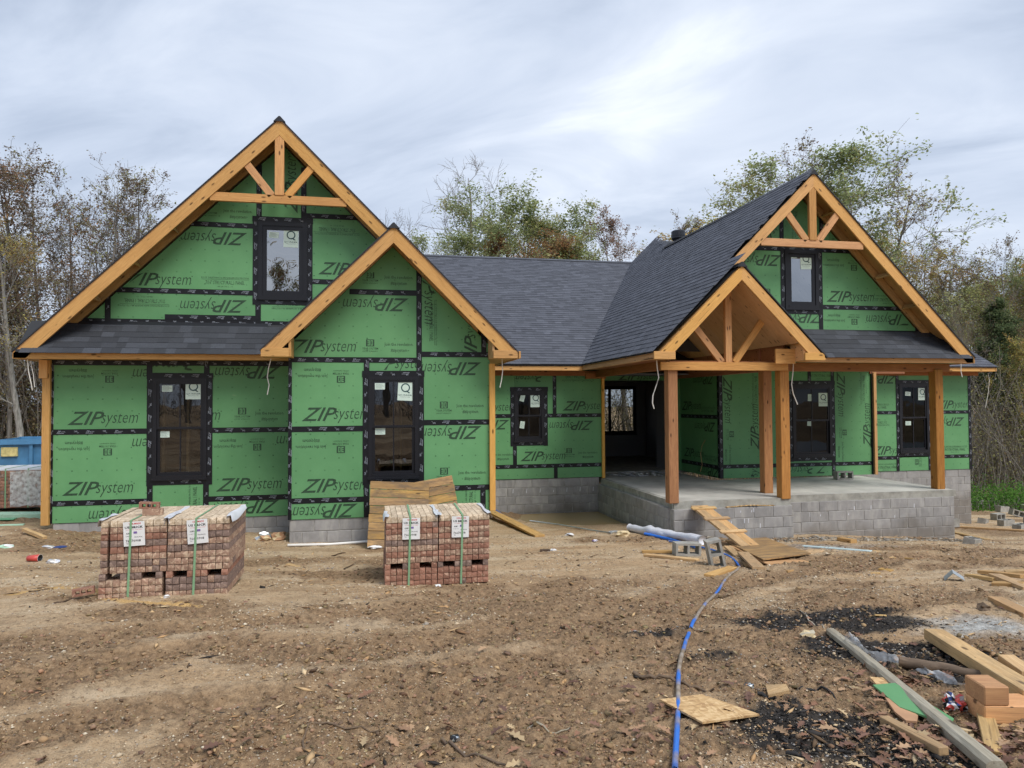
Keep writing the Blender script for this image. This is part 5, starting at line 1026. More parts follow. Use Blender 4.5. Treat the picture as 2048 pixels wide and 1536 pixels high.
# right of the house
T('sparse1',(29.061,8.020,31),'thin bare-looking tree above the far right eave',GRW,rz=.9); T('pale',(30.440,8.564,30),'spreading sparse tree over the dark pine',GRW,rz=1.7,wide=1.2); T('pine',(28.946,5.049,28.5),'dark green pine among the bare trees at right',GRW); T('sparse0',(31.821,8.232,29),'sparse tree at the right edge of the picture',GRW,rz=2.2); T('yellow',(28.733,3.551,26),'yellow-leaved low tree at the right edge',GRW,rz=1.0,wide=.8); T('vine',(29.423,3.856,28.5),'tangled leafy tree behind the far right wall',GRW,rz=3.7,wide=.9); T('green2',(28.807,6.027,30),'leafy olive tree behind the far right eave',GRW,rz=2.0,wide=1.1); T('yellow',(33.625,7.502,31.5),'tall yellow-green tree behind the dark pine',GRW,rz=5.1,wide=1.0); T('green0',(33.973,7.731,30),'green tree cut off by the right edge',GRW,rz=.4)
T('sparse2',(25.941,4.448,26.5),'slim grey sapling beside the far right wall',GRW,rz=4.5,wide=.7)
# far woods and undergrowth: masses nobody could count
def far_woods(name,spots_,label,seed):
    rng=np.random.default_rng(seed); protos=[]
    for s in range(4):
        g=grow(300+s+seed*10,10,1+s%2,.2,(30,55),.4,11,6,3,.4,.05,.011); protos.append((g[0],g[1],leaves(310+s,g[2],5200,.14,[OLIVE[0],BRN[0],OLIVE[3],GREEN[1]],W4,.14,clump=.6)))
    V=[];F=[];LV=[];LF=[];LC=[];o=0;lo=0
    for x,y,zt in spots_:
        v,f,(lv,lf,lc)=protos[rng.integers(4)]; zb=float(gbase(x,y)); s=(zt-zb)/10.4; a=rng.uniform(0,6.28); Rm=np.array([[math.cos(a),-math.sin(a),0],[math.sin(a),math.cos(a),0],[0,0,1]])*s
        V.append(v@Rm.T+[x,y,zb]); F.append(f+o); o+=len(v); LV.append(lv@Rm.T+[x,y,zb]); LF.append(lf+lo); LC.append(lc*rng.uniform(.7,1.2)); lo+=len(lv)
    v=np.concatenate(V); lv=np.concatenate(LV); me=npmesh(name,np.concatenate([v,lv]),np.concatenate([np.concatenate(F),np.concatenate(LF)+len(v)]),[M['treebark'],M['leaf']])
    nf=sum(len(q) for q in F); ml=np.zeros(len(me.polygons),np.int32); ml[nf:]=1; me.polygons.foreach_set('material_index',ml); setcol(me,np.concatenate([np.full((nf,3),.1),np.concatenate(LC)])); tag(obj(name,me),label=label,kind='stuff')
_r=np.random.default_rng(77)
far_woods('far_woods',[(x,_r.uniform(30,48),_r.uniform(3.0,6.0)) for x in np.linspace(-46,-13,15)]+[(x,_r.uniform(34,48),_r.uniform(4.5,8.2)) for x in np.linspace(25,50,16)]+[(x,_r.uniform(52,62),_r.uniform(7.0,10.5)) for x in np.linspace(-2,26,9)],'distant mass of autumn woods behind the trees',1)
far_woods('far_woods',[(x,_r.uniform(-27,-16),_r.uniform(8,15)) for x in np.linspace(-26,28,15)],'bare woods behind the photographer, mirrored in the panes',2)
def undergrowth(name,x0,x1,y0,y1,zt,n_st,n_lf,label,seed,pal,wts,edge):
    rng=np.random.default_rng(seed); x=rng.uniform(x0,x1,n_st); y=rng.uniform(y0,y1,n_st); z=gbase(x,y); hh=zt*rng.uniform(.35,1.0,n_st); K=5; P=[];R_=[]
    for i in range(n_st):
        d=np.array([rng.normal(0,.18),rng.normal(0,.18),1.]); pts=[np.array([x[i],y[i],z[i]])]
        for k in range(K-1): d=d+rng.normal(0,.2,3)*[1,1,.4]; pts.append(pts[-1]+d/np.linalg.norm(d)*hh[i]/(K-1))
        P.append(np.array(pts)); R_.append(np.linspace(1,.3,K)*rng.uniform(.008,.028))
    v,f=tubes(P,R_,3); P=np.array(P); i=rng.integers(0,n_st,n_lf); t=rng.uniform(0,1,n_lf)**.8*(K-1); k=t.astype(int).clip(0,K-2); p=P[i,k]+(P[i,k+1]-P[i,k])*(t-k)[:,None]+rng.normal(0,.30,(n_lf,3)); p[:,2]=np.maximum(p[:,2],gbase(p[:,0],p[:,1])+.02); s=rng.uniform(.05,.115,n_lf)
    lv=np.einsum('nij,nkj->nki',rotm(n_lf,rng,2.6),LEAF_V[None]*s[:,None,None])+p[:,None,:]; lf=np.arange(n_lf*4).reshape(-1,4); pal=np.array(pal); c=pal[rng.choice(len(pal),n_lf,p=wts)]*rng.uniform(.5,1.35,(n_lf,1))
    me=npmesh(name,np.concatenate([v,lv.reshape(-1,3)]),np.concatenate([f,lf+len(v)]),[M['treebark'],M['leaf']]); ml=np.zeros(len(me.polygons),np.int32); ml[len(f):]=1; me.polygons.foreach_set('material_index',ml); setcol(me,np.concatenate([np.full((len(f),3),.1),c])); tag(obj(name,me),label=label,kind='stuff')
undergrowth('undergrowth',-24,-8.3,21.5,31,5.0,1500,62000,'tangled brown undergrowth in the woods left of the house',1,[(.20,.165,.10),(.27,.24,.13),(.15,.125,.09),(.30,.29,.14),(.24,.155,.10)],[.28,.22,.22,.14,.14],0)
undergrowth('undergrowth',17.6,36,23,34,6.4,2000,80000,'tangled olive undergrowth in the woods right of the house',2,[(.25,.235,.13),(.31,.30,.15),(.18,.165,.11),(.38,.38,.16),(.28,.20,.12)],[.26,.26,.2,.16,.12],0)
undergrowth('undergrowth',4,18,28,36,7.5,700,26000,'yellow-green brush seen through the open entrance',6,[(.30,.28,.10),(.22,.21,.09),(.36,.32,.12),(.2,.15,.08)],[.3,.3,.2,.2],0)
undergrowth('green_weeds',17.3,25,20.4,23.2,.50,500,15000,'bright green weeds at the foot of the woods right of the house',3,[(.10,.24,.045),(.14,.30,.06),(.18,.33,.08),(.08,.17,.04)],[.35,.3,.2,.15],0)
undergrowth('green_weeds',-15.5,-10.4,19.0,20.4,.7,150,3500,'low green weeds beside the blue dumpster',4,[(.09,.18,.045),(.13,.22,.06),(.12,.12,.05)],[.4,.3,.3],0)
undergrowth('undergrowth',-30,30,-32,-27,4.0,900,22000,'brown brush bank behind the photographer',5,[(.12,.09,.05),(.16,.12,.07),(.09,.07,.045)],[.4,.3,.3],0)

# ================================================================ brick cubes
BS=.0665; BL=.195
def brickmesh(mat,seed,chip=True):
    """long brick, rough end towards -y: the end face is broken, so its edges are ragged"""
    rr=random.Random(seed); a=BS/2-.0024; V=[]; F=[]
    ring=[(-a,-a),(0,-a),(a,-a),(a,0),(a,a),(0,a),(-a,a),(-a,0)]
    for (x,z) in ring: V.append((x,-BL/2+rr.uniform(0,.006)*(2.0 if z>0 else .5),z))
    V.append((rr.uniform(-.01,.01),-BL/2-rr.uniform(.001,.006),rr.uniform(-.012,.006)))
    for (x,z) in ring: V.append((x,BL/2,z))
    for i in range(8): j=(i+1)%8; F.append((i,j,8)); F.append((j,i,9+i,9+j))
    F.append(tuple(range(16,8,-1))); return mk('brick',V,F,mat)
BR={k:[brickmesh(M[k],s) for s in range(6)] for k in ('brick_r','brick_c','brick_d','brick_t')}
def brick_label_mesh():
    mb=MB(); w,h=.20,.245
    mb.add([(-w/2,0,0),(w/2,0,0),(w/2,0,.005),(-w/2,0,.005)],[],0)
    def q(x0,x1,z0,z1,y,m): mb.add([(x0,y,z0),(x1,y,z0),(x1,y,z1),(x0,y,z1)],[(0,1,2,3)],m)
    q(-w/2,w/2,-h,0,0,0)
    def tx(s,x0,x1,z0,z1,m,off=.0):
        v,f=fit(text_mesh(s,1,0,off,res=1),x0,x1,z0,z1); mb.add([(p[0],-.0014,p[1]) for p in v],f,m)
    tx('USA-MADE',-.045,.065,-.030,-.012,1,.02); tx('US BRICK',-.085,.085,-.068,-.044,2,.03); tx('AUTHENTIC CLAY FIRED',-.07,.08,-.085,-.078,1); tx('ALAMO',-.075,-.03,-.125,-.108,2,.01); q(-.005,.028,-.122,-.10,-.0014,3); tx('QUEEN  500',-.08,-.02,-.15,-.142,2); tx('ANJ-LSB-A0WLJ',.0,.075,-.165,-.15,2); tx('76670908',-.08,.06,-.205,-.18,2,.01); tx('T3',-.075,-.055,-.225,-.212,2)
    return mb.mesh('paper_tag',[M['paper'],M['redink'],M['blackink'],M['purpleink']])
TAGM=brick_label_mesh()
def brick_cube(x0,y0,z0,cols,rows,deep,label,slots,tint,rz=0.0,gapcol=None,lean=0.0,tagpos=.45,right_side=True,left_side=False,missing=()):
    t=empty('brick_cube',(x0,y0,z0),label,'brick stack','strapped cubes of brick'); R_=Matrix.Translation((x0,y0,z0))@Matrix.Rotation(rz,4,'Z'); rr=random.Random(int(x0*100)+cols)
    def put(c,r,d,mat,top=False):
        x=(c+.5)*BS+(gapcol[1] if gapcol and c>=gapcol[0] and r>=4 else 0)+lean*r*BS+rr.uniform(-.0015,.0015)-(.012 if r<4 else 0); y=(d+.5)*BL+rr.uniform(-.006,.004); z=(r+.5)*BS
        obj('brick',rr.choice(BR[mat]),t,R_@Matrix.Translation((x,y,z))@Matrix.Rotation(rr.uniform(-.012,.012),4,'Z'))
    for r in range(rows):
        mat=tint[r%len(tint)]
        for c in range(cols):
            if r==3 and c in slots: continue
            if (c,r) in missing: continue
            for d in range(deep):
                edge=(d==0) or (r==rows-1) or (right_side and c==cols-1) or (left_side and c==0) or (r in (2,4) and c in slots and d<3)
                if not edge: continue
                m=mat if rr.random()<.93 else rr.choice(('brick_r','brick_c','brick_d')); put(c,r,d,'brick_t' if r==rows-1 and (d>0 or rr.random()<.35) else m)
    W=cols*BS+(gapcol[1] if gapcol else 0); Ht=rows*BS; dp=deep*BL; lx=lean*rows*BS
    core=MB(); core.box(.05,W-.07,BL*.9,dp-.05,.02,3*BS-.01); core.box(.07,W-.07,BL*.9,dp-.05,4*BS+.01,Ht-BS-.004); obj('shade_filler',core.mesh('shade_filler',M['intdark']),t,R_)  # dark filler box: shade behind the fork slots put into its colour
    sx=W*.46; s=MB(); s.add([(sx-.010+lx,-.022,Ht+.004),(sx+.012+lx,-.022,Ht+.004),(sx-.006,-.022,.004),(sx-.028,-.022,.004)],[(3,2,1,0)]); s.add([(sx-.010+lx,-.022,Ht+.004),(sx+.012+lx,-.022,Ht+.004),(sx+.03+lx,dp,Ht+.006),(sx+.008+lx,dp,Ht+.006)],[(0,1,2,3)]); obj('strap',s.mesh('strap',M['strap']),t,R_)
    obj('paper_tag',TAGM,t,R_@Matrix.Translation((W*tagpos+lx,-.019,Ht-.012))@Matrix.Rotation(rr.uniform(-.06,.06),4,'Y'))
    # scraps of the plastic wrap caught under the top bricks
    for xx,flip in ((.0,1),(W,-1)):
        p=MB(); n=6; V=[]
        for i in range(n+1):
            u=i/n; y=-.02+u*dp*(.45 if flip>0 else .9); V+=[(xx+lx-.012*flip,y,Ht+.014+.010*math.sin(u*9+xx)),(xx+lx+flip*(.028+.012*math.sin(u*7)),y-.01,Ht+.012+.006*math.sin(u*5)),(xx+lx-.03*flip,y-.02,Ht-.045-.02*math.sin(u*4))]
        F=[]
        for i in range(n): F+=[(3*i,3*i+1,3*i+4,3*i+3),(3*i+2,3*i,3*i+3,3*i+5)]
        obj('wrap_scrap',mk('wrap_scrap',V,F,M['wrap'],True),t,R_)
    return t,R_
z1=gh(-2.05,7.85)-.015
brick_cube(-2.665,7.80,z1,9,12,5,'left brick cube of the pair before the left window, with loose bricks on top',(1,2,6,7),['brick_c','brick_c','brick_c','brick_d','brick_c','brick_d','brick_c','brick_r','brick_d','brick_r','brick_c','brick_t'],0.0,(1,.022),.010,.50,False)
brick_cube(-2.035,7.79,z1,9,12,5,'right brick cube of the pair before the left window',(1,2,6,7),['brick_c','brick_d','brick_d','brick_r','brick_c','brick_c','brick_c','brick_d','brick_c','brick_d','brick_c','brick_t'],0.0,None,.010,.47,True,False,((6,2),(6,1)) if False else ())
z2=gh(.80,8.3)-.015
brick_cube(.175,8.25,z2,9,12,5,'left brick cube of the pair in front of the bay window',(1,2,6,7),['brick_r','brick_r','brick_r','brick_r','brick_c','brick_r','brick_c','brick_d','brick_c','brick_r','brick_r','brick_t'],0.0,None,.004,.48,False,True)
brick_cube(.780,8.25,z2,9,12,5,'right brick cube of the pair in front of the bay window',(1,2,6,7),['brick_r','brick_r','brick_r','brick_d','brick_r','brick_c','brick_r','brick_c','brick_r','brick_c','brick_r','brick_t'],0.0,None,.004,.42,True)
def holed_brick(label,loc,rot,mat='brick_r',group='loose bricks'):
    """brick with three core holes through it"""
    import bmesh
    L,Wd,Hh=.195,.07,.066; mb=MB(); xs=[-L/2,-.068,-.032,-.018,.018,.032,.068,L/2]; zs=[-Wd/2,-.016,.016,Wd/2]
    for i in range(7):
        for k in range(3):
            if k==1 and i in (1,3,5): continue
            mb.box(xs[i],xs[i+1],zs[k],zs[k+1],-Hh/2,Hh/2)
    o=obj('loose_brick',mb.mesh('loose_brick',M[mat]),None,Matrix.Translation(loc)@rot); tag(o,label,'brick',group); return o
E_=lambda x,y,z: Matrix.Rotation(z,4,'Z')@Matrix.Rotation(y,4,'Y')@Matrix.Rotation(x,4,'X')
ztop=z1+12*BS
holed_brick('loose brick lying flat on the left brick cube',(-2.26,8.12,ztop+.034),E_(0,0,.08),'brick_c'); holed_brick('orange brick perched on the loose brick on the cube',(-2.30,8.14,ztop+.10),E_(math.pi/2,0.06,.05))
gx,gy=-2.795,7.879; holed_brick('loose brick with three holes beside the left brick cube',(gx-.03,gy-.03,gh(gx,gy)+.05),E_(math.pi/2,-.1,.25))
# ================================================================ timber lying about
def lie(name,label,cat,a,b,w,t,mat,group=None,za=0.0,zb=0.0,tilt=0.0,b_=.003):
    """a board on the ground from a to b (x,y); za/zb lift its ends"""
    p0=Vector((a[0],a[1],gh(*a)+t/2+za-.007)); p1=Vector((b[0],b[1],gh(*b)+t/2+zb-.007)); up=Vector((math.sin(tilt)*.5,-math.sin(tilt)*.5,math.cos(tilt)))
    return beam(name,p0,p1,w,t,M[mat],None,up=up,b=b_,label=label,cat=cat,group=group)
GP_='boards lying on the mud'
lie('plank','long plank slanting to the ground beside the bay corner board','plank',(2.643,15.579),(3.103,12.844),.20,.04,'pine2',GP_,.12,.01)
lie('plank','upper of two thin boards left of the grey blocks','plank',(4.176,10.491),(4.686,10.357),.09,.035,'pine2',GP_,.01,.02); lie('plank','lower of two thin boards left of the grey blocks','plank',(4.100,10.178),(4.631,9.490),.10,.035,'pine',GP_,.01,.01)
lie('plank','short board below the grey blocks beside the hose','plank',(4.002,7.915),(4.601,8.433),.13,.03,'pine2',GP_); lie('plank','board slanting down from the plywood sheet','plank',(5.460,9.703),(4.801,8.147),.16,.035,'pine',GP_,.05,.01); lie('plank','narrow board below the plywood sheet','plank',(5.116,8.779),(5.239,8.134),.10,.03,'pine2',GP_)
lie('plank','board half hidden behind the upright grey block','plank',(5.655,10.531),(5.157,8.980),.12,.03,'pine',GP_,.05,.02)
lie('trim_strip','long pale blue metal trim strip before the porch','trim strip',(7.300,10.966),(7.867,10.001),.10,.02,'trimblue'); lie('wood_offcut','square wood offcut left of the pale blue strip','offcut',(6.463,9.611),(7.150,10.361),.22,.02,'pine','wood offcuts on the mud'); lie('wood_offcut','offcut at the right end of the pale blue strip','offcut',(8.072,10.143),(7.551,9.164),.12,.02,'pine','wood offcuts on the mud'); lie('wood_offcut','pale offcut right of the burn scar before the porch','offcut',(7.350,8.566),(7.875,8.885),.14,.02,'pine2','wood offcuts on the mud'); lie('wood_offcut','left of two small offcuts in the middle of the mud','offcut',(6.065,7.825),(6.025,7.579),.12,.02,'pine','wood offcuts on the mud'); lie('wood_offcut','right of two small offcuts in the middle of the mud','offcut',(6.266,7.809),(6.331,7.680),.10,.02,'pine2','wood offcuts on the mud'); lie('wood_offcut','small pale offcut on the black burn scar','offcut',(4.317,5.465),(4.230,5.271),.09,.015,'pine','wood offcuts on the mud'); lie('wood_offcut','yellow scrap of wood by the left corner board','offcut',(-5.519,12.859),(-5.048,12.457),.07,.05,'pine','wood offcuts on the mud',.05,.0); lie('wood_offcut','thin offcut on the bare mud left of the bay brick cubes','offcut',(-1.108,10.049),(-0.936,9.889),.06,.015,'pine','wood offcuts on the mud')
lie('wood_offcut','thick pale splinter on the slope before the porch slab','offcut',(8.618,11.786),(8.664,11.458),.15,.07,'pine2','wood offcuts on the mud')
for i,(a,b,w,lab) in enumerate([((6.811,7.025),(6.714,6.551),.11,'leftmost board of the pile at the right edge'),((7.095,7.124),(6.993,6.465),.13,'topmost board of the pile at the right edge'),((6.812,6.678),(6.529,5.994),.13,'wide board in the front of the pile at the right edge'),((6.497,6.401),(6.658,6.180),.12,'short flat board under the pile at the right edge'),((7.335,7.052),(7.583,6.893),.10,'back board of the pile at the right edge')]): lie('plank',lab,'plank',a,b,w,.04,'pine2' if i%2 else 'pine','board pile at the right edge',.02*(i%3),.02*((i+1)%3))
lie('plank','board pointing to the right edge above the ash patch','plank',(5.680,5.574),(5.458,5.007),.12,.05,'pine2',GP_); lie('plank','long board by the far right foundation corner','plank',(13.967,15.044),(15.001,13.785),.12,.04,'pine2',GP_,.03,.02); lie('plank','shorter board below the long one at the far right','plank',(12.840,13.791),(12.157,12.070),.12,.03,'pine',GP_,.02,0)
# foreground lumber at the lower right
lie('timber','long clean two-by-six running off the right edge','timber',(4.051,4.501),(3.540,3.223),.135,.075,'pine',GP_,.03,.05); lie('plank','stubby board at the right edge beside the long timber','plank',(4.011,3.866),(3.953,3.644),.10,.07,'pine',GP_)
lie('plank','pale board with knots standing out below the notched timber','plank',(3.271,3.295),(2.889,2.854),.080,.035,'pine',GP_,.02,.01); lie('plank','pale board end at the right edge under the notched timber','plank',(3.213,3.134),(3.273,2.997),.06,.03,'pine',GP_)
def notched():
    x,y=3.294,3.233; z=gh(x,y); t=empty('notched_timber',(x,y,z),'notched block of red-brown timber beside the long two-by-six','timber',rz=-.22); Rm=Matrix.Translation((x,y,z))@Matrix.Rotation(-.22,4,'Z')
    obj('timber_block',bevel_box('timber_block',.30,.17,.095,.006,M['truss']),t,Rm@Matrix.Translation((.03,.0,.055))); obj('timber_block',bevel_box('timber_block',.13,.17,.10,.006,M['truss']),t,Rm@Matrix.Translation((-.055,.0,.153)))
notched()
def log(name,label,a,b,ra,rb,mat,cat='log',n=9,za=0,zb=0,k=14,wob=.012):
    A=Vector((a[0],a[1],gh(*a)+ra+za)); B=Vector((b[0],b[1],gh(*b)+rb+zb)); rr=random.Random(int(a[0]*99)); pts=[A.lerp(B,i/k)+Vector((rr.uniform(-wob,wob),rr.uniform(-wob,wob),rr.uniform(-wob,wob)*.4)) for i in range(k+1)]
    mb=MB(); mb.tube(pts,[ra+(rb-ra)*i/k+rr.uniform(-.1,.1)*min(ra,rb) for i in range(k+1)],n); me=mb.mesh(name,M[mat],True)
    # stored along x so the grain runs with the log
    mw,_=frame_mw(A,B); inv=mw.inverted(); me.transform(inv); o=obj(name,me,None,mw); return tag(o,label,cat)
def pole():
    a=(3.461,4.860); b=(2.725,2.675); A=Vector((a[0],a[1],gh(*a)+.030)); B=Vector((b[0],b[1],gh(*b)+.038)); rr=random.Random(31); k=22; mb=MB(); V=[];F=[]; prof=[(-1,-.55),(-.8,-.8),(.8,-.8),(1,-.55),(1,.35),(.62,.8),(-.55,.85),(-1,.4)]
    L=(B-A).length
    for i in range(k+1):
        u=i/k; w=.033+.010*u; h=.030+.010*u; dy=.006*math.sin(u*5)+rr.uniform(-.0015,.0015)
        for (p,q) in prof: V.append((u*L-L/2,p*w*(1+rr.uniform(-.05,.05))+dy,q*h*(1+rr.uniform(-.07,.07))))
    n=len(prof)
    for i in range(k):
        for m in range(n): F.append((i*n+m,i*n+(m+1)%n,(i+1)*n+(m+1)%n,(i+1)*n+m))
    F.append(tuple(range(n-1,-1,-1))); F.append(tuple(k*n+m for m in range(n))); mw,_=frame_mw(A,B); tag(obj('weathered_pole',mk('weathered_pole',V,F,M['oldwood']),None,mw),'long grey weathered pole running to the bottom right corner','pole')
pole()
log('log','barked log lying behind the long two-by-six',(3.355,4.015),(3.845,3.562),.035,.028,'bark','log',8,0,0)
def splinter():
    lie('split_stake','yellow split stake at the bottom right on the leaves','stake',(2.649,3.293),(2.636,2.883),.055,.04,'pine',None,.01,.01)
splinter()
def sheet(name,label,cat,pts,t,mat,group=None,lift=0.0,sides=None):
    """flat piece with the given corners (x,y) resting on the ground"""
    zs=[gh(*p) for p in pts]; P=np.array(pts); c=P.mean(0); A=np.c_[P-c,np.ones(len(P))]; pl=np.linalg.lstsq(A,np.array(zs),rcond=None)[0]; z0=pl[2]+lift+.006
    n=len(pts); area=sum(pts[i][0]*pts[(i+1)%n][1]-pts[(i+1)%n][0]*pts[i][1] for i in range(n)); pts=pts if area>0 else pts[::-1]
    loc=[(p[0]-c[0],p[1]-c[1],(p[0]-c[0])*pl[0]+(p[1]-c[1])*pl[1]) for p in pts]; V=loc+[(x,y,z+t) for x,y,z in loc]; F=[tuple(range(n-1,-1,-1)),tuple(range(n,2*n))]+[(i,(i+1)%n,(i+1)%n+n,i+n) for i in range(n)]
    o=obj(name,mk(name,V,F,[M[mat]]+([M[sides]] if sides else []),False,[0,0]+[1 if sides else 0]*n),None,Matrix.Translation((c[0],c[1],z0))); return tag(o,label,cat,group)
sheet('osb_sheet','square sheet of chipboard under the blue hose','board',[(1.623,3.828),(1.891,3.846),(2.035,3.470),(1.693,3.441)],.011,'osb',None,.012)
sheet('plywood_sheet','mud-stained plywood sheet before the porch ramp','board',[(6.040,11.333),(6.991,11.613),(6.617,10.403),(6.361,9.364),(5.354,8.977)],.018,'pallet',None,.05)
sheet('plywood_sheet','second plywood sheet underneath the stained one','board',[(5.811,10.771),(6.376,11.094),(6.109,9.040),(5.303,8.768)],.018,'ply',None,.02)
sheet('green_board','offcut of green sheathing under the grey pole','board',[(2.906,3.700),(3.028,3.667),(2.971,3.179),(2.905,3.135),(2.834,3.398)],.010,'zip',None,.03)
sheet('chipboard_strip','tan chipboard strip touching the green offcut','board',[(2.994,3.837),(3.076,3.817),(2.992,3.586),(2.915,3.632)],.010,'osb',None,.012); sheet('bark_slab','curled slab of bark below the green offcut','bark slab',[(2.852,3.534),(2.886,3.460),(2.853,3.290),(2.798,3.235),(2.754,3.261),(2.774,3.363)],.012,'card',None,.015)
sheet('wood_slab','yellow slab of wood on the bare mud in front','board',[(2.340,3.917),(2.437,3.854),(2.414,3.783),(2.294,3.808)],.022,'pine',None,.004)
def flashing():
    x,y=6.300,6.685; z=gh(x,y); V=[(-.10,0,.0),(0,.06,.075),(.10,.02,.01),(-.06,.20,.0),(.04,.26,.075),(.14,.22,.01)]; V=V+[(a,b,c-.003) for a,b,c in V]
    o=obj('metal_flashing',mk('metal_flashing',V,[(0,1,4,3),(1,2,5,4),(9,10,7,6),(10,11,8,7)],M['steel']),None,Matrix.Translation((x,y,z+.004))@Matrix.Rotation(-.5,4,'Z')); tag(o,'bent piece of galvanised flashing on the mud','metal sheet')
flashing()
# ramp with cleats up to the porch slab
def ramp():
    a=(6.033,10.498); za=gh(*a); top=Vector((6.02,12.26,-1.965)); bot=Vector((a[0],a[1],za+.03)); t=empty('ramp',(a[0],a[1],za),'board ramp with cross cleats leaning on the porch','ramp'); d=(top-bot); X_=Vector((1,0.05,0)); up2=(X_.cross(d)).normalized(); up2=up2 if up2.z>0 else -up2
    def skew(nm,o0,o1,w0,w1,th,mat):
        # board whose ends are cut level with the ground
        V=[]; 
        for h in (0,th):
            for p,w in ((bot,w0),(bot,w1),(top,w1),(top,w0)): V.append(p+X_*w+up2*h)
        c=(bot+top)/2; mw,_=frame_mw(bot,top,up2); inv=mw.inverted(); obj(nm,mk(nm,[tuple(inv@v) for v in V],[(3,2,1,0),(4,5,6,7),(0,1,5,4),(1,2,6,5),(2,3,7,6),(3,0,4,7)],mat),t,mw)
    skew('ramp_board',0,0,-.17,-.005,.038,M['pine']); skew('ramp_board',0,0,.005,.17,.034,M['pine2'])
    for f in (.30,.62,.90): c=bot+d*f+up2*.052; beam('cleat',c-X_*.25,c+X_*.24,.085,.032,M['pine'],t,up=up2)
ramp()
# pallets leaning against the bay wall
def pallet(label,p,rz,lean,n,W,L,roll=0.0):
    R_=Matrix.Translation(p)@Matrix.Rotation(rz,4,'Z')@Matrix.Rotation(lean,4,'X')@Matrix.Rotation(roll,4,'Y'); t=empty('pallet',p,label,'pallet','pallets leaning on the bay wall'); h=L/n
    for i in range(n): obj('slat',bevel_box('slat',W*random.uniform(.985,1.0),.018,h-.008,.003,M['pallet'],.003,i),t,R_@Matrix.Translation((random.uniform(-.008,.008),0,(i+.5)*h)))
    for x in (-W/2+.04,0,W/2-.04): obj('stringer',bevel_box('stringer',L-.02,.09,.038,.003,M['pallet']),t,R_@Matrix.Translation((x,.054,L/2))@Matrix.Rotation(math.pi/2,4,'Y'))
pallet('weathered pallet leaning left, behind the bay brick cubes',(.43,11.72,gh(.43,11.72)-.02),.03,math.radians(-17),8,.98,1.10,math.radians(4)); pallet('weathered pallet tilted right, behind the bay brick cubes',(1.22,11.80,gh(1.22,11.8)-.02),.0,math.radians(-15),8,.70,1.17,math.radians(-9))
# ================================================================ concrete blocks lying about
def loose_block_mesh():
    mb=MB(); L,Wd,Hh=.394,.193,.193; xs=[-L/2,-L/2+.033,-.0165,.0165,L/2-.033,L/2]; ys=[-Wd/2,-Wd/2+.031,Wd/2-.031,Wd/2]
    for i in range(5):
        for k in range(3):
            if k==1 and i in (1,3): continue
            mb.box(xs[i],xs[i+1],ys[k],ys[k+1],-Hh/2,Hh/2)
    import bmesh
    me=mb.mesh('loose_block',M['cmuloose']); bm=bmesh.new(); bm.from_mesh(me); bmesh.ops.remove_doubles(bm,verts=bm.verts,dist=1e-4)
    seen={}
    for f in bm.faces: seen.setdefault(tuple(round(c,4) for c in f.calc_center_median()),[]).append(f)
    bmesh.ops.delete(bm,geom=[f for fs in seen.values() if len(fs)>1 for f in fs],context='FACES'); bm.to_mesh(me); bm.free(); return me
LB=loose_block_mesh()
def lblock(label,loc,rot,group='loose concrete blocks'): return tag(obj('concrete_block',LB,None,Matrix.Translation(loc)@rot),label,'concrete block',group)
x,y=4.761,10.055; lblock('grey block on its side left of the upright one',(x,y+.08,gh(x,y)+.10),E_(math.pi/2,.04,-.12)); x,y=4.618,8.852; lblock('tilted grey block standing on end before the porch',(x,y+.10,gh(x,y)+.17),Matrix.Rotation(-.22,4,'Z')@Matrix.Rotation(math.radians(78),4,'Y')@Matrix.Rotation(math.pi/2,4,'X'))
x,y=(11.05,14.95); lblock('grey block lying on its side on the porch slab',(x,y,SZ+.097),E_(math.pi/2,0,-.12))
x,y=13.892,14.766; lblock('lone grey block against the right end of the porch',(x,y+.1,gh(x,y)+.09),E_(0,0,.0)); x,y=11.131,11.395; lblock('half-buried dark block before the far right corner',(x,y,gh(x,y)+.01),E_(.2,.1,.5))
for i,(px,lab,lift,rt) in enumerate([((18.113,17.605),'upright block in the middle of the far right block pile',.10,E_(math.pi/2,0,.2)),((16.728,16.015),'low front block of the far right block pile',.08,E_(0,0,.12)),((19.669,18.436),'block with its holes showing in the far right pile',.12,E_(math.pi/2,.3,-.2)),((22.164,20.366),'rear block of the far right pile',.12,E_(0,0,-.1)),((17.791,16.253),'end block of the far right pile at the right edge',.10,E_(math.pi/2,0,1.2)),((16.837,16.850),'broken low block left of the far right pile',.03,E_(.1,.2,.6)),((21.442,21.655),'dark block behind the far right foundation corner',.14,E_(0,0,.3)),((15.389,14.353),'flat block lying in front of the far right pile',.06,E_(.05,0,.4)),((20.739,19.976),'back block of the far right pile beside the weeds',.10,E_(0,.1,.1))]): lblock(lab,(px[0],px[1],gh(*px)+lift),rt,'blocks piled at the far right')
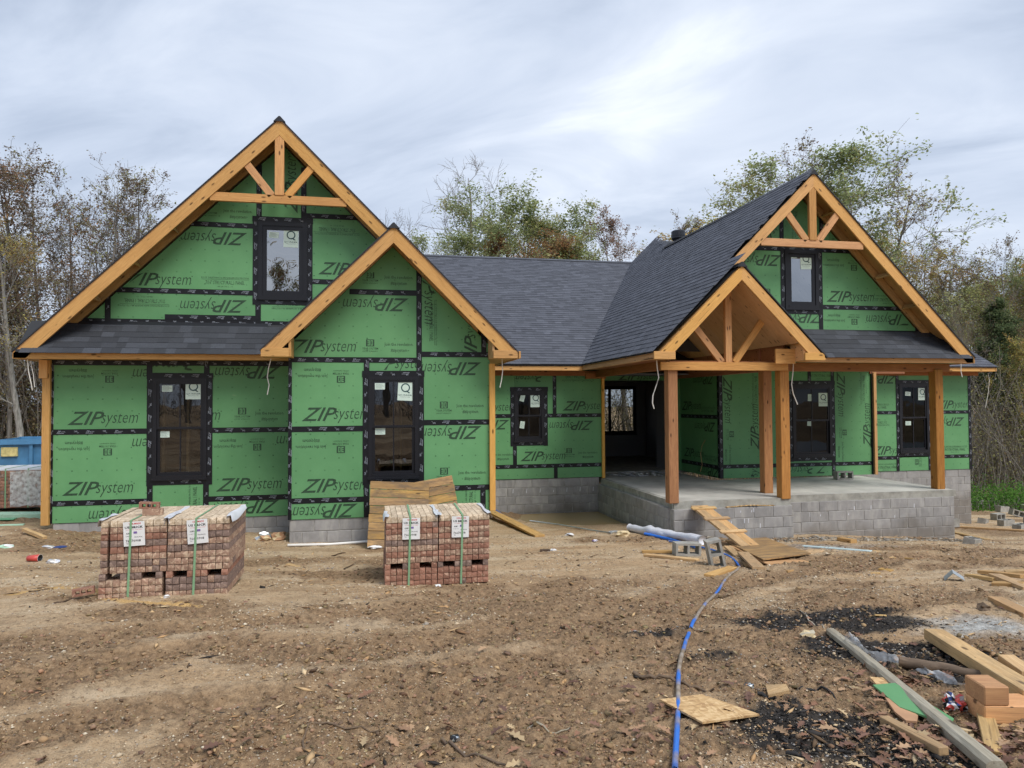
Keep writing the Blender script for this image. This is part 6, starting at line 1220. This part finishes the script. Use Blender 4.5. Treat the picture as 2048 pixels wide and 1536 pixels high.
# ================================================================ pipes, hose, cables, plastic
def tube_thing(name,label,cat,pts,r,mat,n=8,smooth=True,lift=0.0):
    zz_=np.array([gh(x,y) for x,y in pts]); zz_=np.convolve(np.pad(zz_,3,'edge'),np.ones(7)/7,'valid') if len(pts)>12 else zz_; P=[(x,y,z+r+lift) for (x,y),z in zip(pts,zz_)]; mb=MB(); mb.tube(P,r,n); return tag(obj(name,mb.mesh(name,M[mat],smooth)),label,cat)
def spline(pts,k=6):
    pts=[Vector((p[0],p[1],0)) for p in pts]; out=[]
    for i in range(len(pts)-1):
        a,b,c,d=pts[max(i-1,0)],pts[i],pts[i+1],pts[min(i+2,len(pts)-1)]
        for j in range(k):
            t=j/k; out.append(.5*((2*b)+(c-a)*t+(2*a-5*b+4*c-d)*t*t+(3*b-a-3*c+d)*t**3))
    out.append(pts[-1]); return [(p.x,p.y) for p in out]
def hose():
    m,t,b=newmat('muddy_blue_hose'); at=t.nodes.new('ShaderNodeTexCoord'); n=nz(t,at.outputs['Object'],1.25,3,.6); col=mixc(t,rmp(t,n,[(.47,0.0),(.53,1.0)]),(.03,.17,.62),rmp(t,nz(t,at.outputs['Object'],14,4),[(.3,(.20,.15,.10)),(.7,(.40,.35,.30))])); t.links.new(col,b.inputs['Base Color']); b.inputs['Roughness'].default_value=.4; M['hose']=m
    pts=[(1.348,3.018),(1.659,3.664),(2.024,4.432),(2.583,5.416),(3.156,6.289),(3.893,7.386),(4.567,8.244),(5.046,9.132),(5.340,10.445),(5.040,11.419)]
    tube_thing('water_hose','muddy blue hose winding from the foreground to the porch','hose',spline(pts,10),.0145,'hose',8,True,.010)
hose()
tube_thing('pvc_pipe','white plastic pipe lying along the foot of the bay wall','pipe',[(-1.320,12.031),(-0.654,12.126),(0.064,12.295)],.022,'pvc'); tube_thing('blue_pipe','blue pipe end poking out beside the bay corner board','pipe',[(2.832,16.549),(2.880,16.013),(2.905,15.527)],.018,'bluepipe',8,True,.05); tube_thing('grey_pipe','thin grey pipe lying across the puddle edge','pipe',[(3.404,15.003),(3.871,14.246),(4.218,13.292),(4.429,12.664)],.014,'steel',7,True,.02); tube_thing('blue_pipe','blue pipe under the white plastic sleeve','pipe',[(4.962,12.309),(5.155,11.638),(5.190,10.700)],.028,'bluepipe',8,True,.0)
def sleeve():
    pts=spline([(4.912,12.971),(5.081,12.359),(5.324,11.803),(5.497,11.089)],6); rr=random.Random(4); mb=MB(); P=[(x,y,gh(x,y)+.075) for x,y in pts]; mb.tube(P,[.075+rr.uniform(-.012,.012) for _ in P],10); P2=[(x+.05,y-.16,gh(x,y-.16)+.05) for x,y in pts[:10]]; mb.tube(P2,[.055+rr.uniform(-.01,.01) for _ in P2],9); tag(obj('plastic_sleeve',mb.mesh('plastic_sleeve',M['wrap'],True)),'bundle wrapped in white plastic sleeve before the porch','plastic bundle')
sleeve()
def crumple(name,label,cat,p,s,mats,seed,flat=.7,n=2,group=None):
    import bmesh
    bm=bmesh.new(); bmesh.ops.create_icosphere(bm,subdivisions=n,radius=1); rr=random.Random(seed)
    for v in bm.verts: k=rr.uniform(.55,1.15); v.co=Vector((v.co.x*s[0]*k,v.co.y*s[1]*k,v.co.z*s[2]*k*flat))
    me=bpy.data.meshes.new(name); bm.to_mesh(me); bm.free()
    for m in mats: me.materials.append(M[m])
    C_=np.array([(p.center.x/s[0]*2.2+seed,p.center.y/s[1]*2.2+p.center.z/s[2]*1.7) for p in me.polygons]); me.polygons.foreach_set('material_index',np.minimum((vnoise(C_[:,0],C_[:,1])*1.35*len(mats)-.15*len(mats)).clip(0),len(mats)-1).astype(np.int32)); z=gh(*p); return tag(obj(name,me,None,Matrix.Translation((p[0],p[1],z+s[2]*flat*.55))),label,cat,group)
crumple('crumpled_bag','crumpled red, black and blue snack bag on the leaves','litter',(3.140,3.358),(.065,.06,.075),['redcup','black','bluerag','black','paper','redcup','silver'],2,.8,3); crumple('crushed_can','crushed black can by the blue hose in front','litter',(2.294,4.032),(.035,.03,.04),['black','steel','black'],3); crumple('crushed_can','crushed black can on the leaves at the bottom','litter',(0.418,3.602),(.03,.028,.035),['black','steel','black','black'],4)
crumple('crumpled_paper','crumpled white wrapper beside the red cup','litter',(-4.086,10.327),(.09,.06,.05),['paper','silver'],5); crumple('plastic_bottle','clear crushed bottle in front of the puddle','litter',(3.697,12.962),(.10,.05,.05),['silver','paper'],6); crumple('crumpled_paper','scrap of white paper below the puddle','litter',(3.898,11.997),(.06,.05,.04),['paper','purpleink','paper'],7); crumple('plastic_bottle','clear bottle beside the tan foam lump','litter',(4.530,12.781),(.14,.05,.05),['silver','steel'],8); crumple('foam_lump','tan lump of foam at the end of the white sleeve','litter',(4.544,12.333),(.16,.11,.10),['tan'],9,.8); crumple('wire_bundle','tangled brown rags at the corner of the bay','litter',(-1.775,12.674),(.17,.12,.12),['card','tan','steel'],10); crumple('paper_bag','crumpled tan paper bag at the corner of the bay','litter',(-1.549,12.697),(.17,.12,.13),['tan','card'],11); crumple('paper_roll','torn white paper by the pallet foot','litter',(0.076,11.643),(.12,.05,.05),['paper'],12); crumple('rag','dark blue rag on the mud at left','litter',(-4.493,11.584),(.10,.05,.03),['bluerag'],13); crumple('crumpled_paper','pale bottle scraps beside the blue rag','litter',(-4.701,11.704),(.11,.05,.045),['silver','paper'],14); crumple('crumpled_paper','white scrap of wrap under the left brick cubes','litter',(-1.987,7.623),(.035,.03,.03),['paper'],15); crumple('crumpled_paper','white scrap of wrap under the bay brick cubes','litter',(0.746,7.975),(.04,.03,.03),['paper'],16); crumple('foam_roll','pale green foam piece at the left edge','litter',(-5.255,11.610),(.16,.06,.05),['palegreen','paper'],17); crumple('crumpled_paper','grey plastic scrap on the mud by the corner board','litter',(-6.491,14.765),(.2,.08,.06),['wrap','paper','steel'],18); crumple('blue_wrapper','blue and white wrapper on chips before the puddle','litter',(2.890,11.077),(.06,.05,.035),['bluepipe','paper'],19); crumple('mud_ball','round clod on the edge of the ash patch','clod',(5.314,5.335),(.06,.06,.055),['bark'],20); crumple('mud_lump','round muddy rag tied to the end of the film','litter',(3.268,4.853),(.07,.05,.05),['oldwood','tan'],21)
lie('plank','dark short board beside the blue and white wrapper','plank',(2.670,11.058),(2.827,11.026),.09,.04,'darkwood',GP_)
def cup():
    x,y=-4.384,10.500; z=gh(x,y); n=12; V=[];F=[]
    for k,(u,r) in enumerate(((0,.032),(.115,.046),(.115,.042),(.01,.028))):
        V+=[(u,r*math.cos(6.2832*i/n),r*math.sin(6.2832*i/n)*.8) for i in range(n)]
    for k in range(3): F+=[(k*n+i,k*n+(i+1)%n,(k+1)*n+(i+1)%n,(k+1)*n+i) for i in range(n)]
    F.append(tuple(range(n-1,-1,-1))); F.append(tuple(3*n+i for i in range(n))); mi=[0]*n+[1]*n+[2]*n+[0,2]
    o=obj('plastic_cup',mk('plastic_cup',V,F,[M['redcup'],M['paper'],M['black']],True,mi),None,Matrix.Translation((x-.07,y,z+.042))@Matrix.Rotation(-.15,4,'Z')@Matrix.Scale(1.35,4)); tag(o,'red plastic cup lying on its side at left','cup')
cup()
# clear film draped over the grey pole
def film_strip():
    base=spline([(3.338,4.477),(3.349,4.419),(3.368,4.214),(3.405,4.022),(3.438,3.850),(3.433,3.716)],8); rr=random.Random(6); V=[]; n=len(base)
    for i,(x,y) in enumerate(base):
        u=i/(n-1); w=.05+.05*abs(math.sin(u*7))+.06*(u>.85); z=gh(x,y)+(.085*max(0,1-u*4) if u<.3 else .02)
        for k in range(5): a=(k-2)/2; V.append((x+rr.uniform(-.008,.008),y+a*w,z+.03*math.cos(a*2.4+u*9)+rr.uniform(0,.014)))
    F=[(i*5+k,i*5+k+1,(i+1)*5+k+1,(i+1)*5+k) for i in range(n-1) for k in range(4)]; tag(obj('plastic_film',mk('plastic_film',V,F,M['film'],True)),'twisted clear plastic film draped over the grey pole','plastic film')
film_strip()
# sticks
def stick(label,pts,r,mat='bark'):
    P=spline(pts,4); rr=random.Random(int(pts[0][0]*77)); k=len(P); mb=MB(); mb.tube([(x+rr.uniform(-r,r)*.5,y+rr.uniform(-r,r)*.5,gh(x,y)+r*.9) for x,y in P],[r*(1-.55*i/k)*rr.uniform(.85,1.15) for i in range(k)],6); return tag(obj('stick',mb.mesh('stick',M[mat],True)),label,'stick','sticks on the mud')
stick('crooked dark stick crossing under the blue hose',[(1.646,4.309),(1.727,4.225),(1.831,4.158),(1.927,4.077),(2.033,3.975)],.014); stick('long bent dark stick at the bottom left of centre',[(-0.279,3.559),(-0.333,3.744),(-0.300,3.916),(-0.130,3.860),(0.051,3.831),(0.281,3.750)],.007); stick('straight thin stick at the bottom of the picture',[(0.359,3.641),(0.454,3.463),(0.613,3.257)],.010); stick('pale curved twig right of the black can',[(0.828,3.727),(0.932,3.660),(1.042,3.642)],.007,'oldwood'); stick('short charred stick below the yellow slab',[(2.256,3.858),(2.325,3.790)],.014,'char'); stick('curved dark stick right of the yellow slab',[(2.512,3.827),(2.612,3.818),(2.660,3.699)],.010,'char'); stick('thin pale stick leading to the grey pole',[(3.742,5.593),(3.590,5.180),(3.423,4.806)],.007,'oldwood'); stick('thin pale strip above the grey pole',[(3.639,5.863),(3.766,5.629)],.008,'oldwood'); stick('dark flat stick beside the loose brick at left',[(-3.016,7.653),(-2.868,7.695)],.010,'darkwood'); stick('thin twig on the mud left of the loose brick',[(-3.478,8.227),(-3.318,8.391)],.009); stick('small twig on the bare mud before the bay',[(-0.561,10.955),(-0.367,11.260)],.012,'darkwood'); stick('brown twig right of the small dark one',[(-0.339,9.619),(-0.207,10.087)],.010); stick('thin twig at the bottom left of centre',[(-0.012,3.411),(0.004,3.538),(0.141,3.488)],.006); stick('charred stick on the burn scar at the bottom right',[(1.951,3.078),(1.995,3.025)],.014,'char'); stick('pale twig on the charcoal at the bottom right',[(2.318,2.926),(2.451,2.977)],.005,'oldwood')
lie('wood_offcut','strip of wood lying on the porch slab','offcut',(7.35,15.1),(8.15,14.1),.05,.012,'pine2','wood offcuts on the mud'); bpy.data.objects[-1] if False else None
# ================================================================ far left: dumpster, wrapped brick cube, green boards
def dumpster():
    x,y=-6.95,18.4; z=float(gbase(x,y)); t=empty('dumpster',(x,y,z),'blue steel dumpster at the left edge behind the brick cube','dumpster',rz=.06); Rm=Matrix.Translation((x,y,z))@Matrix.Rotation(.06,4,'Z'); W,D,Hh=2.6,1.6,1.42
    mb=MB(); mb.add([(-W/2+.12,-D/2+.1,.1),(W/2-.5,-D/2+.1,.1),(W/2,-D/2,Hh),(-W/2,-D/2,Hh),(-W/2+.12,D/2-.1,.1),(W/2-.5,D/2-.1,.1),(W/2,D/2,Hh),(-W/2,D/2,Hh)],[(0,1,2,3),(5,4,7,6),(4,0,3,7),(1,5,6,2),(4,5,1,0)]); obj('body',mb.mesh('body',M['dumpster']),t,Rm)
    
    for ya,yb in ((-D/2-.05,-D/2+.02),(D/2-.02,D/2+.05)): r=MB(); r.box(-W/2-.04,W/2+.04,ya,yb,Hh-.10,Hh+.01); obj('rim',r.mesh('rim',M['dumpster']),t,Rm)
    for xx in (-.55,.35): g=MB(); g.box(xx,xx+.07,-D/2-.03,-D/2+.06,.1,Hh-.1); obj('rib',g.mesh('rib',M['dumpster']),t,Rm)
    l=MB(); l.box(-W/2+.20,-W/2+.52,-D/2-.012,-D/2+.03,Hh-.36,Hh-.16); obj('warning_label',l.mesh('warning_label',M['yellow']),t,Rm)
    for xx in (-W/2+.2,W/2-.7): s=MB(); s.box(xx,xx+.12,-D/2+.1,D/2-.1,0,.11); obj('skid',s.mesh('skid',M['dumpster']),t,Rm)
dumpster()
def wrapped_cube():
    x0,y0=-8.15,15.5; z=float(gbase(-7.2,15.6))+.07; t=empty('brick_cube',(x0,y0,z),'film-wrapped brick cube at the left edge on green boards','brick stack','strapped cubes of brick'); Rm=Matrix.Translation((x0,y0,z)); rr=random.Random(9)
    for r in range(11):
        for c in range(27):
            obj('brick',rr.choice(BR['brick_d' if (r+c)%5==0 else 'brick_r']),t,Rm@Matrix.Translation(((c+.5)*BS+ (0 if r%2 else .008),.1,(r+.5)*BS)))
    c=MB(); c.box(.01,27*BS-.01,.12,1.0,.0,11*BS); c.box(0,27*BS,-.0,1.0,11*BS+.001,11*BS+.03); obj('cube_core',c.mesh('cube_core',M['wrap']),t,Rm)
    for xx in (.35,.75,1.15,1.55): s=MB(); s.box(xx,xx+.022,-.006,-.002,0,11*BS+.035); s.box(xx,xx+.022,-.006,.9,11*BS+.034,11*BS+.038); obj('strap',s.mesh('strap',M['strap']),t,Rm)
    V=[];F=[]
    for i in range(9):
        for k in range(7): V.append((1.25+.075*i,-.012-.02*rr.random(),.02+.115*k+.03*rr.random()))
    for i in range(8):
        for k in range(6): F.append((i*7+k,(i+1)*7+k,(i+1)*7+k+1,i*7+k+1))
    obj('wrap_film',mk('wrap_film',V,F,M['film'],True),t,Rm)
wrapped_cube()
for i,(a,b,w,lab) in enumerate([((-9.6,14.75),(-5.75,14.85),.34,'pale green board stack under the wrapped brick cube'),((-9.4,14.2),(-6.3,14.35),.16,'dull green strip lying before the wrapped brick cube'),((-9.2,13.2),(-5.9,13.75),.10,'thin green strip on the mud left of the corner board')]): lie('green_board',lab,'board',a,b,w,.09 if i==0 else .02,'palegreen' if i!=1 else 'greenhose','green boards at the left edge')
# debris heaped at the entrance and chips on the ledge
def heap(name,label,boxr,n,size,pal,seed,zf):
    rng=np.random.default_rng(seed); x=rng.uniform(boxr[0],boxr[1],n); y=rng.uniform(boxr[2],boxr[3],n); z=np.array([zf(a,b) for a,b in zip(x,y)]); s=np.exp(rng.normal(0,.4,n))*size; pal=np.array(pal); c=pal[rng.integers(0,len(pal),n)]*rng.uniform(.7,1.2,(n,1)); me=scatter(name,OCT_V,OCT_F,np.stack([x,y,z],1),np.stack([s*2,s*.6,s*.3],1),c,M['chips'],rng,.6,.3,.2); tag(obj(name,me),label=label,kind='stuff')
heap('sawdust','orange sawdust and chips on the ledge of the porch foundation',(6.6,7.6,12.285,12.355),500,.011,[(.62,.40,.17),(.5,.3,.12),(.7,.5,.26)],3,lambda a,b:-1.995+.02*math.exp(-((a-7.1)/.3)**2))
heap('plaster_scraps','grey drywall scraps at the entrance threshold',(5.8,7.6,16.7,17.6),60,.06,[(.42,.43,.44),(.3,.31,.33),(.5,.5,.48)],4,lambda a,b: SZ+.01)
heap('rubble','grey gravel and mortar crumbs along the foot of the porch',(5.2,11.5,11.75,12.3),1700,.02,[(.36,.35,.32),(.28,.25,.21),(.42,.38,.31),(.2,.15,.10)],5,gh)
